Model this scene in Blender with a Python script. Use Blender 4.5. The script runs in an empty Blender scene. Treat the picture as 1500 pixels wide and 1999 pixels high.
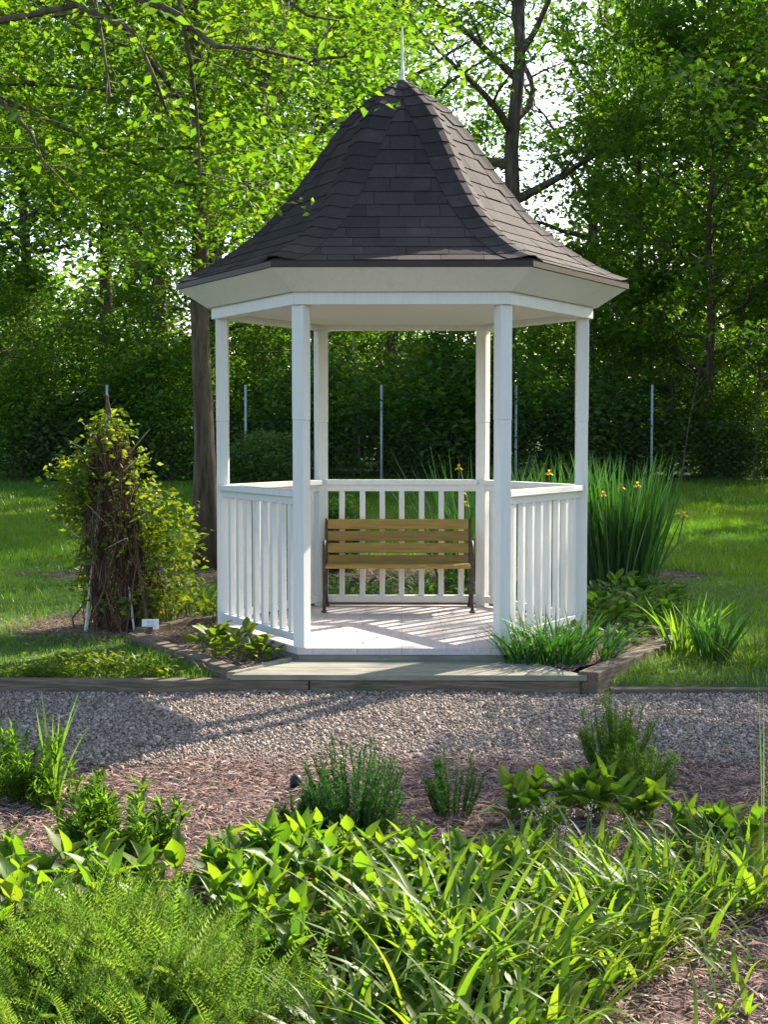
import bpy, bmesh, math, random
import numpy as np
from mathutils import Vector, Matrix, Quaternion, Euler

R = math.radians
scene = bpy.context.scene
COL = scene.collection

# ------------------------------------------------------------------ camera
F = 2790.0                                   # focal length in photo pixels
CAM = Vector((0.0, -10.92, 1.673))
cd = bpy.data.cameras.new('camera')
cd.sensor_width = 36.0
cd.sensor_fit = 'AUTO'
cd.lens = F / 1999.0 * 36.0
cd.clip_end = 2000
cam = bpy.data.objects.new('camera', cd)
cam.location = CAM
cam.rotation_euler = (R(90 - 3.17), 0, 0.0125)
COL.objects.link(cam)
scene.camera = cam
CROT = Euler(cam.rotation_euler).to_matrix()

# ------------------------------------------------------------------ light
SUN_AZ, SUN_EL = 41.0, 33.0                  # azimuth from +Y towards +X
SUN_DIR = Vector((math.sin(R(SUN_AZ)) * math.cos(R(SUN_EL)), math.cos(R(SUN_AZ)) * math.cos(R(SUN_EL)), math.sin(R(SUN_EL))))
world = bpy.data.worlds.new('World')
scene.world = world
world.use_nodes = True
wn = world.node_tree.nodes; wl = world.node_tree.links
bg = wn.get('Background') or wn.new('ShaderNodeBackground')
wo = wn.get('World Output') or wn.new('ShaderNodeOutputWorld')
sky = wn.new('ShaderNodeTexSky')
sky.sky_type = 'NISHITA'
sky.sun_disc = False
sky.sun_elevation = R(SUN_EL)
sky.sun_rotation = R(SUN_AZ)
sky.air_density = 1.0; sky.dust_density = 2.0; sky.ozone_density = 1.0
wl.new(sky.outputs[0], bg.inputs[0]); wl.new(bg.outputs[0], wo.inputs[0])
bg.inputs[1].default_value = 0.14
sd = bpy.data.lights.new('sun', 'SUN')
sd.energy = 5.0
sd.angle = R(0.55)
sd.color = (1.0, 0.91, 0.76)
sun = bpy.data.objects.new('sun', sd)
sun.rotation_euler = SUN_DIR.to_track_quat('Z', 'Y').to_euler()
sun.location = (20, 20, 30)
COL.objects.link(sun)
vs = scene.view_settings
vs.view_transform = 'Standard'; vs.look = 'None'; vs.gamma = 1.0; vs.use_curve_mapping = False
vs.exposure = 1.62
scene.cycles.max_bounces = 8
scene.cycles.diffuse_bounces = 3
scene.cycles.transmission_bounces = 6
scene.cycles.transparent_max_bounces = 4
scene.cycles.use_denoising = True

# ------------------------------------------------------------------ helpers
def ray(px, py):
    v = Vector(((px - 750.0) / F, -(py - 999.5) / F, -1.0))
    return CROT @ v

def gz(x, y):
    """height of the lawn"""
    if y < -1.75:
        return 0.0
    t = min(max((y + 1.75) / 23.0, 0.0), 1.35)
    return 0.055 + 0.47 * t

def G(px, py, z=0.0):
    r = ray(px, py)
    k = (z - CAM.z) / r.z
    p = CAM + r * k
    return (p.x, p.y, z)

def GL(px, py):
    """pixel to the sloping lawn"""
    z = 0.1
    for _ in range(8):
        p = G(px, py, z); z = gz(p[0], p[1])
    return (p[0], p[1], z)

def AT(px, py, y):
    """pixel to the vertical plane at depth y"""
    r = ray(px, py); k = (y - CAM.y) / r.y
    p = CAM + r * k
    return (p.x, y, p.z)

def tag(o, label=None, cat=None, group=None, kind=None):
    if label: o['label'] = label
    if cat: o['category'] = cat
    if group: o['group'] = group
    if kind: o['kind'] = kind
    return o

def link(name, data, parent=None):
    o = bpy.data.objects.new(name, data)
    COL.objects.link(o)
    if parent is not None: o.parent = parent
    return o

def empty(name, loc=(0, 0, 0), label=None, cat=None, group=None, rz=0.0):
    o = link(name, None)
    o.location = loc; o.rotation_euler = (0, 0, rz); o.empty_display_size = 0.1
    return tag(o, label, cat, group)

def fmesh(name, V, Fc, mat=None, v=None, smooth=False):
    """fast mesh from numpy: all faces with the same number of corners"""
    V = np.ascontiguousarray(V, dtype=np.float32); Fc = np.ascontiguousarray(Fc, dtype=np.int32)
    me = bpy.data.meshes.new(name)
    n, k = Fc.shape
    me.vertices.add(len(V)); me.vertices.foreach_set('co', V.ravel())
    me.loops.add(n * k); me.loops.foreach_set('vertex_index', Fc.ravel())
    me.polygons.add(n)
    me.polygons.foreach_set('loop_start', np.arange(n, dtype=np.int32) * k)
    me.polygons.foreach_set('loop_total', np.full(n, k, dtype=np.int32))
    if smooth: me.polygons.foreach_set('use_smooth', np.ones(n, dtype=bool))
    me.update(calc_edges=True)
    if v is not None:
        a = me.attributes.new('v', 'FLOAT', 'FACE')
        a.data.foreach_set('value', np.ascontiguousarray(v, dtype=np.float32))
    if mat: me.materials.append(mat)
    return me

def pmesh(name, V, Fc, mat=None, smooth=False):
    me = bpy.data.meshes.new(name)
    me.from_pydata([tuple(p) for p in V], [], [tuple(f) for f in Fc])
    me.update()
    if smooth:
        for p in me.polygons: p.use_smooth = True
    if mat: me.materials.append(mat)
    return me

class MB:
    """collects simple shapes into one mesh"""
    def __init__(s): s.V = []; s.F = []
    def add(s, V, Fc):
        b = len(s.V); s.V += [tuple(p) for p in V]; s.F += [tuple(i + b for i in f) for f in Fc]; return s
    def hexa(s, P):
        """8 corners: bottom 4 ccw, top 4 ccw"""
        return s.add(P, [(3, 2, 1, 0), (4, 5, 6, 7), (0, 1, 5, 4), (1, 2, 6, 5), (2, 3, 7, 6), (3, 0, 4, 7)])
    def box(s, c, d, rz=0.0):
        h = [x / 2 for x in d]; cs, sn = math.cos(rz), math.sin(rz)
        P = []
        for z in (-h[2], h[2]):
            for x, y in ((-h[0], -h[1]), (h[0], -h[1]), (h[0], h[1]), (-h[0], h[1])):
                P.append((c[0] + x * cs - y * sn, c[1] + x * sn + y * cs, c[2] + z))
        return s.hexa(P)
    def prism(s, poly, z0, z1):
        n = len(poly)
        V = [(x, y, z0) for x, y in poly] + [(x, y, z1) for x, y in poly]
        Fc = [tuple(range(n - 1, -1, -1)), tuple(range(n, 2 * n))] + [(i, (i + 1) % n, (i + 1) % n + n, i + n) for i in range(n)]
        return s.add(V, Fc)
    def tube(s, pts, rad, n=6, cap=True):
        V, Fc = tube_arrays(pts, rad, n, cap)
        return s.add(V, Fc)
    def build(s, name, mat, parent=None, bevel=0.0, smooth=False):
        o = link(name, pmesh(name, s.V, s.F, mat, smooth), parent)
        if bevel:
            m = o.modifiers.new('bevel', 'BEVEL'); m.width = bevel; m.segments = 2; m.limit_method = 'ANGLE'
        return o

def tube_arrays(pts, rad, n=6, cap=True):
    pts = [Vector(p) for p in pts]
    if not hasattr(rad, '__len__'): rad = [rad] * len(pts)
    V = []; Fc = []
    ref = Vector((0.31, 0.17, 0.93)) if abs((pts[-1] - pts[0]).normalized().z) < 0.9 else Vector((1, 0.1, 0))
    for i, p in enumerate(pts):
        t = (pts[min(i + 1, len(pts) - 1)] - pts[max(i - 1, 0)]).normalized()
        a = t.cross(ref)
        if a.length < 1e-4: a = t.cross(Vector((0, 1, 0)))
        a.normalize(); b = t.cross(a)
        for k in range(n):
            w = 2 * math.pi * k / n
            V.append(tuple(p + (a * math.cos(w) + b * math.sin(w)) * rad[i]))
    for i in range(len(pts) - 1):
        for k in range(n):
            k2 = (k + 1) % n
            Fc.append((i * n + k, i * n + k2, (i + 1) * n + k2, (i + 1) * n + k))
    if cap:
        Fc.append(tuple(range(n - 1, -1, -1))); m = (len(pts) - 1) * n
        Fc.append(tuple(range(m, m + n)))
    return V, Fc

def scatter(TV, TF, pos, mats):
    """copies of a small template: mats (N,3,3), pos (N,3)"""
    TV = np.asarray(TV, float); TF = np.asarray(TF, int)
    N = len(pos); k = len(TV)
    V = np.einsum('nij,kj->nki', mats, TV) + pos[:, None, :]
    Fc = TF[None, :, :] + (np.arange(N) * k)[:, None, None]
    return V.reshape(-1, 3), Fc.reshape(-1, TF.shape[1])

def frames(dirs, ups):
    """rotation matrices with columns (side, along, normal)"""
    d = dirs / np.linalg.norm(dirs, axis=1, keepdims=True)
    s = np.cross(d, ups); ln = np.linalg.norm(s, axis=1, keepdims=True); ln[ln < 1e-6] = 1; s = s / ln
    n = np.cross(s, d)
    return np.stack([s, d, n], axis=2)

# ------------------------------------------------------------------ materials
def newmat(name):
    m = bpy.data.materials.new(name); m.use_nodes = True
    nt = m.node_tree; nt.nodes.clear()
    return m, nt, nt.nodes, nt.links

def noise_col(nt, c1, c2, scale, detail=6, rough=0.6, coord='Object', stretch=None, lo=0.35, hi=0.65):
    N, L = nt.nodes, nt.links
    tc = N.new('ShaderNodeTexCoord'); src = tc.outputs[coord]
    if stretch:
        mp = N.new('ShaderNodeMapping'); mp.inputs['Scale'].default_value = stretch
        L.new(src, mp.inputs['Vector']); src = mp.outputs[0]
    nz = N.new('ShaderNodeTexNoise'); nz.inputs['Scale'].default_value = scale
    nz.inputs['Detail'].default_value = detail; nz.inputs['Roughness'].default_value = rough
    L.new(src, nz.inputs['Vector'])
    rp = N.new('ShaderNodeValToRGB')
    rp.color_ramp.elements[0].position = lo; rp.color_ramp.elements[1].position = hi
    rp.color_ramp.elements[0].color = (*c1, 1); rp.color_ramp.elements[1].color = (*c2, 1)
    L.new(nz.outputs[0], rp.inputs[0])
    return rp.outputs[0], nz.outputs[0], src

def mixc(nt, a, b, fac, mode='MIX'):
    m = nt.nodes.new('ShaderNodeMixRGB'); m.blend_type = mode
    if isinstance(fac, (int, float)): m.inputs[0].default_value = fac
    else: nt.links.new(fac, m.inputs[0])
    for i, c in ((1, a), (2, b)):
        if isinstance(c, tuple): m.inputs[i].default_value = (*c, 1)
        else: nt.links.new(c, m.inputs[i])
    return m.outputs[0]

def surf(name, c1, c2, scale=8, rough=0.7, bump=0.2, bdist=0.01, stretch=None, obj_var=0.0, c3=None, s3=2.0, lo3=0.5, hi3=0.75, spec=0.3, coord='Object', bscale=None):
    m, nt, N, L = newmat(name)
    out = N.new('ShaderNodeOutputMaterial'); bs = N.new('ShaderNodeBsdfPrincipled')
    L.new(bs.outputs[0], out.inputs[0])
    col, fac, src = noise_col(nt, c1, c2, scale, stretch=stretch, coord=coord)
    if c3:
        nz = N.new('ShaderNodeTexNoise'); nz.inputs['Scale'].default_value = s3; nz.inputs['Detail'].default_value = 5
        L.new(src, nz.inputs['Vector'])
        mr = N.new('ShaderNodeMapRange'); mr.inputs[1].default_value = lo3; mr.inputs[2].default_value = hi3
        L.new(nz.outputs[0], mr.inputs[0])
        col = mixc(nt, col, c3, mr.outputs[0])
    if obj_var:
        oi = N.new('ShaderNodeObjectInfo')
        mr = N.new('ShaderNodeMapRange'); mr.inputs[3].default_value = 1 - obj_var; mr.inputs[4].default_value = 1 + obj_var
        L.new(oi.outputs['Random'], mr.inputs[0])
        hs = N.new('ShaderNodeHueSaturation'); L.new(mr.outputs[0], hs.inputs['Value']); L.new(col, hs.inputs['Color'])
        col = hs.outputs[0]
    L.new(col, bs.inputs['Base Color'])
    bs.inputs['Roughness'].default_value = rough
    bs.inputs['Specular IOR Level'].default_value = spec
    if bump:
        h = fac
        if bscale:
            nz = N.new('ShaderNodeTexNoise'); nz.inputs['Scale'].default_value = bscale; nz.inputs['Detail'].default_value = 4
            L.new(src, nz.inputs['Vector']); h = nz.outputs[0]
        bp = N.new('ShaderNodeBump'); bp.inputs['Strength'].default_value = bump; bp.inputs['Distance'].default_value = bdist
        L.new(h, bp.inputs['Height']); L.new(bp.outputs[0], bs.inputs['Normal'])
    return m

def leafmat(name, cols, trans=0.5, tint=(1.75, 2.1, 0.6), gloss=0.025, rough=0.45, per='attr'):
    """leaf: reflects and lets light through; colour varies leaf by leaf"""
    m, nt, N, L = newmat(name)
    out = N.new('ShaderNodeOutputMaterial')
    if per == 'attr':
        at = N.new('ShaderNodeAttribute'); at.attribute_name = 'v'; fac = at.outputs['Fac']
    else:
        oi = N.new('ShaderNodeObjectInfo'); fac = oi.outputs['Random']
    rp = N.new('ShaderNodeValToRGB'); cr = rp.color_ramp
    while len(cr.elements) < len(cols): cr.elements.new(0.5)
    for i, c in enumerate(cols):
        cr.elements[i].position = i / (len(cols) - 1); cr.elements[i].color = (*c, 1)
    L.new(fac, rp.inputs[0])
    df = N.new('ShaderNodeBsdfDiffuse'); L.new(rp.outputs[0], df.inputs[0])
    tr = N.new('ShaderNodeBsdfTranslucent'); L.new(mixc(nt, rp.outputs[0], tint, 1.0, 'MULTIPLY'), tr.inputs[0])
    mx = N.new('ShaderNodeMixShader'); mx.inputs[0].default_value = trans
    L.new(df.outputs[0], mx.inputs[1]); L.new(tr.outputs[0], mx.inputs[2])
    gl = N.new('ShaderNodeBsdfGlossy'); gl.inputs['Roughness'].default_value = rough
    gl.inputs[0].default_value = (0.9, 0.95, 0.9, 1)
    lw = N.new('ShaderNodeLayerWeight'); lw.inputs[0].default_value = 0.25
    ml = N.new('ShaderNodeMath'); ml.operation = 'MULTIPLY_ADD'; ml.inputs[1].default_value = gloss * 4; ml.inputs[2].default_value = gloss * 0.5
    L.new(lw.outputs['Fresnel'], ml.inputs[0])
    m2 = N.new('ShaderNodeMixShader'); L.new(ml.outputs[0], m2.inputs[0])
    L.new(mx.outputs[0], m2.inputs[1]); L.new(gl.outputs[0], m2.inputs[2])
    L.new(m2.outputs[0], out.inputs[0])
    return m

M = {}
M['white'] = surf('white_paint', (0.63, 0.62, 0.575), (0.67, 0.66, 0.62), scale=6, rough=0.6, bump=0.28, bdist=0.003, stretch=(7, 7, 0.7), c3=(0.48, 0.47, 0.39), s3=1.4, lo3=0.63, hi3=0.95, obj_var=0.03)
M['white_step'] = surf('worn_step_paint', (0.17, 0.16, 0.122), (0.27, 0.255, 0.20), scale=5, rough=0.8, bump=0.4, bdist=0.003, stretch=(1, 4, 4), c3=(0.13, 0.14, 0.085), s3=1.2, lo3=0.45, hi3=0.85, obj_var=0.08)
M['floor'] = surf('floor_paint', (0.46, 0.40, 0.385), (0.54, 0.475, 0.46), scale=5, rough=0.7, bump=0.12, bdist=0.002, stretch=(8, 0.8, 8), c3=(0.40, 0.36, 0.33), s3=2.2, lo3=0.55, hi3=0.8, obj_var=0.04)
M['shingle'] = surf('asphalt_shingle', (0.024, 0.0185, 0.018), (0.052, 0.040, 0.038), scale=160, rough=0.9, bump=0.6, bdist=0.004, obj_var=0.26, spec=0.2, coord='Object', c3=(0.066, 0.055, 0.048), s3=5, lo3=0.56, hi3=0.85)
M['drip'] = surf('brown_metal_edge', (0.030, 0.019, 0.014), (0.04, 0.026, 0.019), scale=6, rough=0.5, bump=0.0)
M['timber'] = surf('weathered_timber', (0.075, 0.055, 0.040), (0.19, 0.14, 0.10), scale=9, rough=0.9, bump=0.7, bdist=0.006, stretch=(0.7, 9, 9), c3=(0.07, 0.075, 0.035), s3=4, lo3=0.5, hi3=0.75, obj_var=0.1)
M['bench_wood'] = surf('stained_bench_slat', (0.24, 0.145, 0.026), (0.36, 0.225, 0.05), scale=7, rough=0.6, bump=0.2, bdist=0.002, stretch=(0.6, 9, 9), c3=(0.16, 0.12, 0.05), s3=3, lo3=0.5, hi3=0.8, obj_var=0.18)
M['iron'] = surf('cast_iron', (0.045, 0.032, 0.026), (0.085, 0.06, 0.048), scale=30, rough=0.55, bump=0.2, bdist=0.002)
M['bark'] = surf('grey_brown_bark', (0.045, 0.032, 0.020), (0.14, 0.105, 0.068), scale=5, rough=0.95, bump=0.9, bdist=0.03, stretch=(3, 3, 0.5), c3=(0.08, 0.085, 0.05), s3=3, lo3=0.6, hi3=0.8)
M['bark_grey'] = surf('grey_bark', (0.07, 0.06, 0.05), (0.22, 0.19, 0.16), scale=4, rough=0.95, bump=0.8, bdist=0.03, stretch=(3, 3, 0.5), c3=(0.09, 0.095, 0.06), s3=2, lo3=0.55, hi3=0.8)
M['galv'] = surf('galvanised_steel', (0.30, 0.32, 0.34), (0.42, 0.44, 0.46), scale=12, rough=0.5, bump=0.0)
M['wire'] = surf('fence_wire', (0.05, 0.055, 0.055), (0.09, 0.095, 0.095), scale=12, rough=0.6, bump=0.0)
M['lawn'] = surf('lawn_soil_and_grass', (0.032, 0.065, 0.012), (0.055, 0.105, 0.018), scale=3, rough=0.95, bump=0.6, bdist=0.05, c3=(0.05, 0.05, 0.022), s3=0.5, lo3=0.6, hi3=0.8, bscale=40)
M['gravel_sheet'] = surf('gravel_bedding', (0.11, 0.09, 0.072), (0.27, 0.22, 0.18), scale=60, rough=0.95, bump=0.8, bdist=0.01)
M['mulch_sheet'] = surf('mulch_soil', (0.035, 0.022, 0.016), (0.12, 0.075, 0.058), scale=45, rough=0.95, bump=0.9, bdist=0.02)
M['plant_stem'] = surf('green_stem', (0.06, 0.11, 0.025), (0.10, 0.17, 0.04), scale=20, rough=0.6, bump=0.0)
M['dead_stem'] = surf('dead_brown_stem', (0.075, 0.036, 0.020), (0.15, 0.085, 0.05), scale=20, rough=0.9, bump=0.0)
M['sign_white'] = surf('white_sign_card', (0.70, 0.70, 0.68), (0.78, 0.78, 0.76), scale=20, rough=0.5, bump=0.0)
M['print'] = surf('grey_print', (0.28, 0.28, 0.29), (0.34, 0.34, 0.35), scale=20, rough=0.6, bump=0.0)
M['black'] = surf('black_plastic', (0.012, 0.012, 0.013), (0.02, 0.02, 0.02), scale=20, rough=0.5, bump=0.0)
M['yellow_petal'] = None
M['pale_petal'] = surf('pale_mauve_petal', (0.26, 0.17, 0.19), (0.42, 0.31, 0.30), scale=40, rough=0.6, bump=0.0)
M['stake'] = surf('pale_stake', (0.42, 0.36, 0.28), (0.60, 0.55, 0.45), scale=20, rough=0.8, bump=0.0)

def pieces_mat(name, cols, rough=0.9):
    m, nt, N, L = newmat(name)
    out = N.new('ShaderNodeOutputMaterial'); bs = N.new('ShaderNodeBsdfPrincipled')
    at = N.new('ShaderNodeAttribute'); at.attribute_name = 'v'
    rp = N.new('ShaderNodeValToRGB'); cr = rp.color_ramp
    while len(cr.elements) < len(cols): cr.elements.new(0.5)
    for i, c in enumerate(cols):
        cr.elements[i].position = i / (len(cols) - 1); cr.elements[i].color = (*c, 1)
    L.new(at.outputs['Fac'], rp.inputs[0]); L.new(rp.outputs[0], bs.inputs['Base Color'])
    bs.inputs['Roughness'].default_value = rough; bs.inputs['Specular IOR Level'].default_value = 0.25
    L.new(bs.outputs[0], out.inputs[0])
    return m
M['gravel'] = pieces_mat('gravel_stones', [(0.14, 0.105, 0.082), (0.25, 0.195, 0.155), (0.34, 0.27, 0.215), (0.20, 0.16, 0.135), (0.48, 0.40, 0.335)])
M['chips'] = pieces_mat('shredded_mulch', [(0.09, 0.05, 0.038), (0.21, 0.12, 0.095), (0.30, 0.20, 0.165), (0.15, 0.095, 0.08), (0.40, 0.31, 0.26)])
M['thatch'] = pieces_mat('dead_vine_twigs', [(0.045, 0.020, 0.012), (0.09, 0.04, 0.022), (0.13, 0.07, 0.045), (0.22, 0.15, 0.11)])

G_FOREST = [(0.034, 0.082, 0.016), (0.050, 0.112, 0.018), (0.070, 0.14, 0.018), (0.105, 0.165, 0.02)]
G_BRIGHT = [(0.048, 0.110, 0.012), (0.068, 0.140, 0.013), (0.092, 0.165, 0.015), (0.130, 0.185, 0.018)]
G_GRASS = [(0.050, 0.115, 0.010), (0.068, 0.145, 0.011), (0.088, 0.16, 0.013), (0.120, 0.165, 0.018)]
M['leaf_forest'] = leafmat('forest_leaf', G_FOREST, 0.5)
M['leaf_bright'] = leafmat('bright_tree_leaf', G_BRIGHT, 0.55, tint=(2.0, 2.15, 0.5))
M['leaf_shrub'] = leafmat('shrub_leaf', [(0.045, 0.088, 0.020), (0.062, 0.112, 0.022), (0.085, 0.13, 0.024)], 0.45)
M['leaf_vine'] = leafmat('vine_leaf', [(0.07, 0.12, 0.014), (0.10, 0.15, 0.016), (0.14, 0.17, 0.02)], 0.55, tint=(2.3, 2.2, .5))
M['leaf_brown'] = leafmat('withered_leaf', [(0.12, 0.05, 0.02), (0.20, 0.09, 0.04)], 0.4, tint=(1.3, 1.0, 0.6))
M['grass'] = leafmat('lawn_grass_blade', G_GRASS, 0.55, tint=(2.2, 2.3, .5))
M['iris'] = leafmat('iris_blade', [(0.018, 0.065, 0.016), (0.030, 0.090, 0.016), (0.050, 0.115, 0.014)], 0.45, gloss=0.05)
M['feather'] = leafmat('feathery_leaf', [(0.05, 0.115, 0.022), (0.070, 0.145, 0.020), (0.11, 0.175, 0.026)], 0.58, tint=(2.2, 2.2, .6), gloss=0.004)
M['feather_dark'] = leafmat('dark_feathery_leaf', [(0.018, 0.060, 0.020), (0.030, 0.085, 0.024), (0.050, 0.11, 0.03)], 0.4, gloss=0.006)
M['fern'] = leafmat('pale_fern_leaf', [(0.07, 0.145, 0.03), (0.095, 0.17, 0.035), (0.14, 0.20, 0.05)], 0.58, tint=(2.0, 2.0, .7), gloss=0.004)
M['broad'] = leafmat('broad_leaf', [(0.038, 0.090, 0.010), (0.052, 0.115, 0.012), (0.070, 0.135, 0.012), (0.090, 0.15, 0.014), (0.095, 0.155, 0.014), (0.112, 0.155, 0.016)], 0.6, per='obj', tint=(2.3, 2.35, 0.5), gloss=0.03, rough=0.42)
M['blade'] = leafmat('strap_leaf', [(0.050, 0.11, 0.012), (0.062, 0.13, 0.014), (0.082, 0.145, 0.015), (0.10, 0.16, 0.018), (0.11, 0.165, 0.02), (0.125, 0.155, 0.03)], 0.6, per='obj', tint=(2.3, 2.35, 0.5), gloss=0.03, rough=0.42)
M['cover'] = leafmat('ground_cover_leaf', [(0.028, 0.075, 0.012), (0.045, 0.10, 0.014), (0.075, 0.13, 0.018)], 0.5)

M['yellow_petal'] = leafmat('yellow_petal', [(0.80, 0.55, 0.03), (0.85, 0.66, 0.05)], 0.5, tint=(1.0, 1.0, .8), per='obj', gloss=.01)
rng = np.random.default_rng(7)
rnd = random.Random(11)

# ------------------------------------------------------------------ the ground
def ground():
    xs = np.concatenate([[-900, -300, -100, -50, -30], np.arange(-20, 20.1, 1.0), [30, 50, 100, 300, 900]])
    ys = np.concatenate([[-900, -200, -60, -20], [-12, -8, -4, -2.2, -1.86, -1.80], np.arange(-1.5, 36, 0.75), [50, 90, 200, 500, 900]])
    V = []; Fc = []
    r = random.Random(3)
    for y in ys:
        for x in xs:
            z = gz(x, y) - (0.02 if y < -1.79 else 0.0)
            if y > 3 and abs(x) < 25: z += r.uniform(-0.012, 0.012)
            V.append((x, y, z))
    nx = len(xs)
    for j in range(len(ys) - 1):
        for i in range(nx - 1):
            Fc.append((j * nx + i, j * nx + i + 1, (j + 1) * nx + i + 1, (j + 1) * nx + i))
    o = link('ground', pmesh('ground', V, Fc, M['lawn'], True)); o['kind'] = 'structure'
ground()

PATH_Y0, PATH_Y1 = -3.72, -1.82
def edge_near(x):
    """the wavy edge where the gravel runs into the mulch"""
    return PATH_Y0 + 0.07 * math.sin(x * 2.1 + 0.6) + 0.04 * math.sin(x * 5.3)
def sheets():
    xs = np.arange(-30, 30.01, 0.25)
    V = [(x, edge_near(x) - 0.1, -0.012) for x in xs] + [(x, PATH_Y1 + 0.03, -0.004) for x in xs]
    n = len(xs)
    o = link('gravel_path', pmesh('gravel_path', V, [(i, i + 1, n + i + 1, n + i) for i in range(n - 1)], M['gravel_sheet'])); o['kind'] = 'structure'
    V = [(x, -9.9, -0.008) for x in xs] + [(x, edge_near(x) + 0.03, -0.005) for x in xs]
    o = link('mulch_bed', pmesh('mulch_bed', V, [(i, i + 1, n + i + 1, n + i) for i in range(n - 1)], M['mulch_sheet'])); o['kind'] = 'structure'
    # raised bed round the gazebo
    V = []; Fc = []
    rr = [1.10, 1.4, 1.7, 2.02]
    for r_ in rr:
        for k in range(36):
            a = 2 * math.pi * k / 36
            hx = r_ * math.cos(R(30)) / math.cos((a % (math.pi / 3)) - math.pi / 6)
            V.append((hx * math.cos(a), hx * math.sin(a), 0.10 + 0.012 * math.sin(k * 2.7 + r_ * 9)))
    for j in range(3):
        for k in range(36):
            k2 = (k + 1) % 36
            Fc.append((j * 36 + k, j * 36 + k2, (j + 1) * 36 + k2, (j + 1) * 36 + k))
    Fc = [f[::-1] for f in Fc]
    o = link('gazebo_bed', pmesh('gazebo_bed', V, Fc, M['mulch_sheet'])); o['kind'] = 'structure'
    # bare mulched strip behind the gazebo and under the trellis
    def blob(name, cx, cy, rx, ry):
        V = [(cx, cy, gz(cx, cy) + 0.012)]; n = 40
        for k in range(n):
            a = 2 * math.pi * k / n; q = 1 + 0.12 * math.sin(3 * a + cx) + 0.07 * math.sin(7 * a)
            x, y = cx + rx * q * math.cos(a), cy + ry * q * math.sin(a); V.append((x, y, gz(x, y) + 0.008))
        o = link(name, pmesh(name, V, [(0, k + 1, (k + 1) % n + 1) for k in range(n)], M['mulch_sheet'])); o['kind'] = 'structure'
    blob('shrub_bed', -0.3, 4.0, 3.6, 1.3)
    blob('trellis_bed', -2.35, 0.75, 0.8, 0.75)
    blob('iris_bed', 2.0, 3.25, .75, 0.4)
sheets()

OCT_V = [(1, 0, 0), (0, 1, 0), (-1, 0, 0), (0, -1, 0), (0, 0, .75), (0, 0, -.75)]
OCT_F = [(0, 1, 4), (1, 2, 4), (2, 3, 4), (3, 0, 4), (1, 0, 5), (2, 1, 5), (3, 2, 5), (0, 3, 5)]
def rand_rot(n, tilt=1.0):
    q = rng.normal(size=(n, 4)); q /= np.linalg.norm(q, axis=1, keepdims=True)
    w, x, y, z = q.T
    return np.stack([np.stack([1 - 2 * (y * y + z * z), 2 * (x * y - z * w), 2 * (x * z + y * w)], 1),
                     np.stack([2 * (x * y + z * w), 1 - 2 * (x * x + z * z), 2 * (y * z - x * w)], 1),
                     np.stack([2 * (x * z - y * w), 2 * (y * z + x * w), 1 - 2 * (x * x + y * y)], 1)], 1)

def gravel():
    n = 72000
    x = rng.uniform(-3.4, 3.4, n); y = rng.uniform(PATH_Y0 - 0.25, PATH_Y1 + 0.0, n)
    en = PATH_Y0 + 0.07 * np.sin(x * 2.1 + 0.6) + 0.04 * np.sin(x * 5.3)
    keep = y > en + rng.normal(0, 0.10, n)
    x, y = x[keep], y[keep]; n = len(x)
    s = np.clip(rng.lognormal(math.log(0.0064), 0.45, n), 0.0035, 0.026)
    sc = s[:, None] * rng.uniform(0.7, 1.3, (n, 3)); mats = rand_rot(n) * sc[:, None, :]
    lump = 0.012 * np.sin(x * 1.9 + y * 2.3) + 0.008 * np.sin(x * 4.7 - y * 3.1)
    pos = np.stack([x, y, 0.004 + lump * 0.5 + rng.uniform(0, 0.008, n)], 1)
    V, Fc = scatter(OCT_V, OCT_F, pos, mats)
    v = np.repeat(rng.uniform(0, 1, n), 8)
    o = link('gravel', fmesh('gravel', V, Fc, M['gravel'], v))
    tag(o, 'loose pale pebbles covering the path in front of the step', 'gravel', kind='stuff')
gravel()

def in_hex(x, y, a):
    m = np.full(len(x), True)
    for k in range(6):
        t = math.pi / 6 + k * math.pi / 3
        m &= (x * math.cos(t) + y * math.sin(t)) < a
    return m

CHIP_V = [(-1, 0, 0), (-.3, .09, .05), (1, 0, -.02), (-.2, -.09, .03), (0, 0, .14)]
CHIP_F = [(0, 3, 4), (3, 2, 4), (2, 1, 4), (1, 0, 4)]
def mulch(name, x, y, z, smin, smax, label, parent_kind='stuff'):
    n = len(x)
    s = rng.uniform(smin, smax, n); a = rng.uniform(0, 2 * math.pi, n); t = rng.normal(0, 0.28, n)
    d = np.stack([np.cos(a), np.sin(a), t], 1); up = np.stack([rng.normal(0, .4, n), rng.normal(0, .4, n), np.ones(n)], 1)
    fr = frames(d, up)[:, :, [1, 0, 2]]
    mats = fr * np.stack([s, s * rng.uniform(.6, 1.7, n), s * rng.uniform(.5, 1.4, n)], 1)[:, None, :]
    V, Fc = scatter(CHIP_V, CHIP_F, np.stack([x, y, z], 1), mats)
    o = link(name, fmesh(name, V, Fc, M['chips'], np.repeat(rng.uniform(0, 1, n), 4)))
    tag(o, label, 'mulch', kind='stuff')
T30_ = math.tan(R(30))
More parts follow.
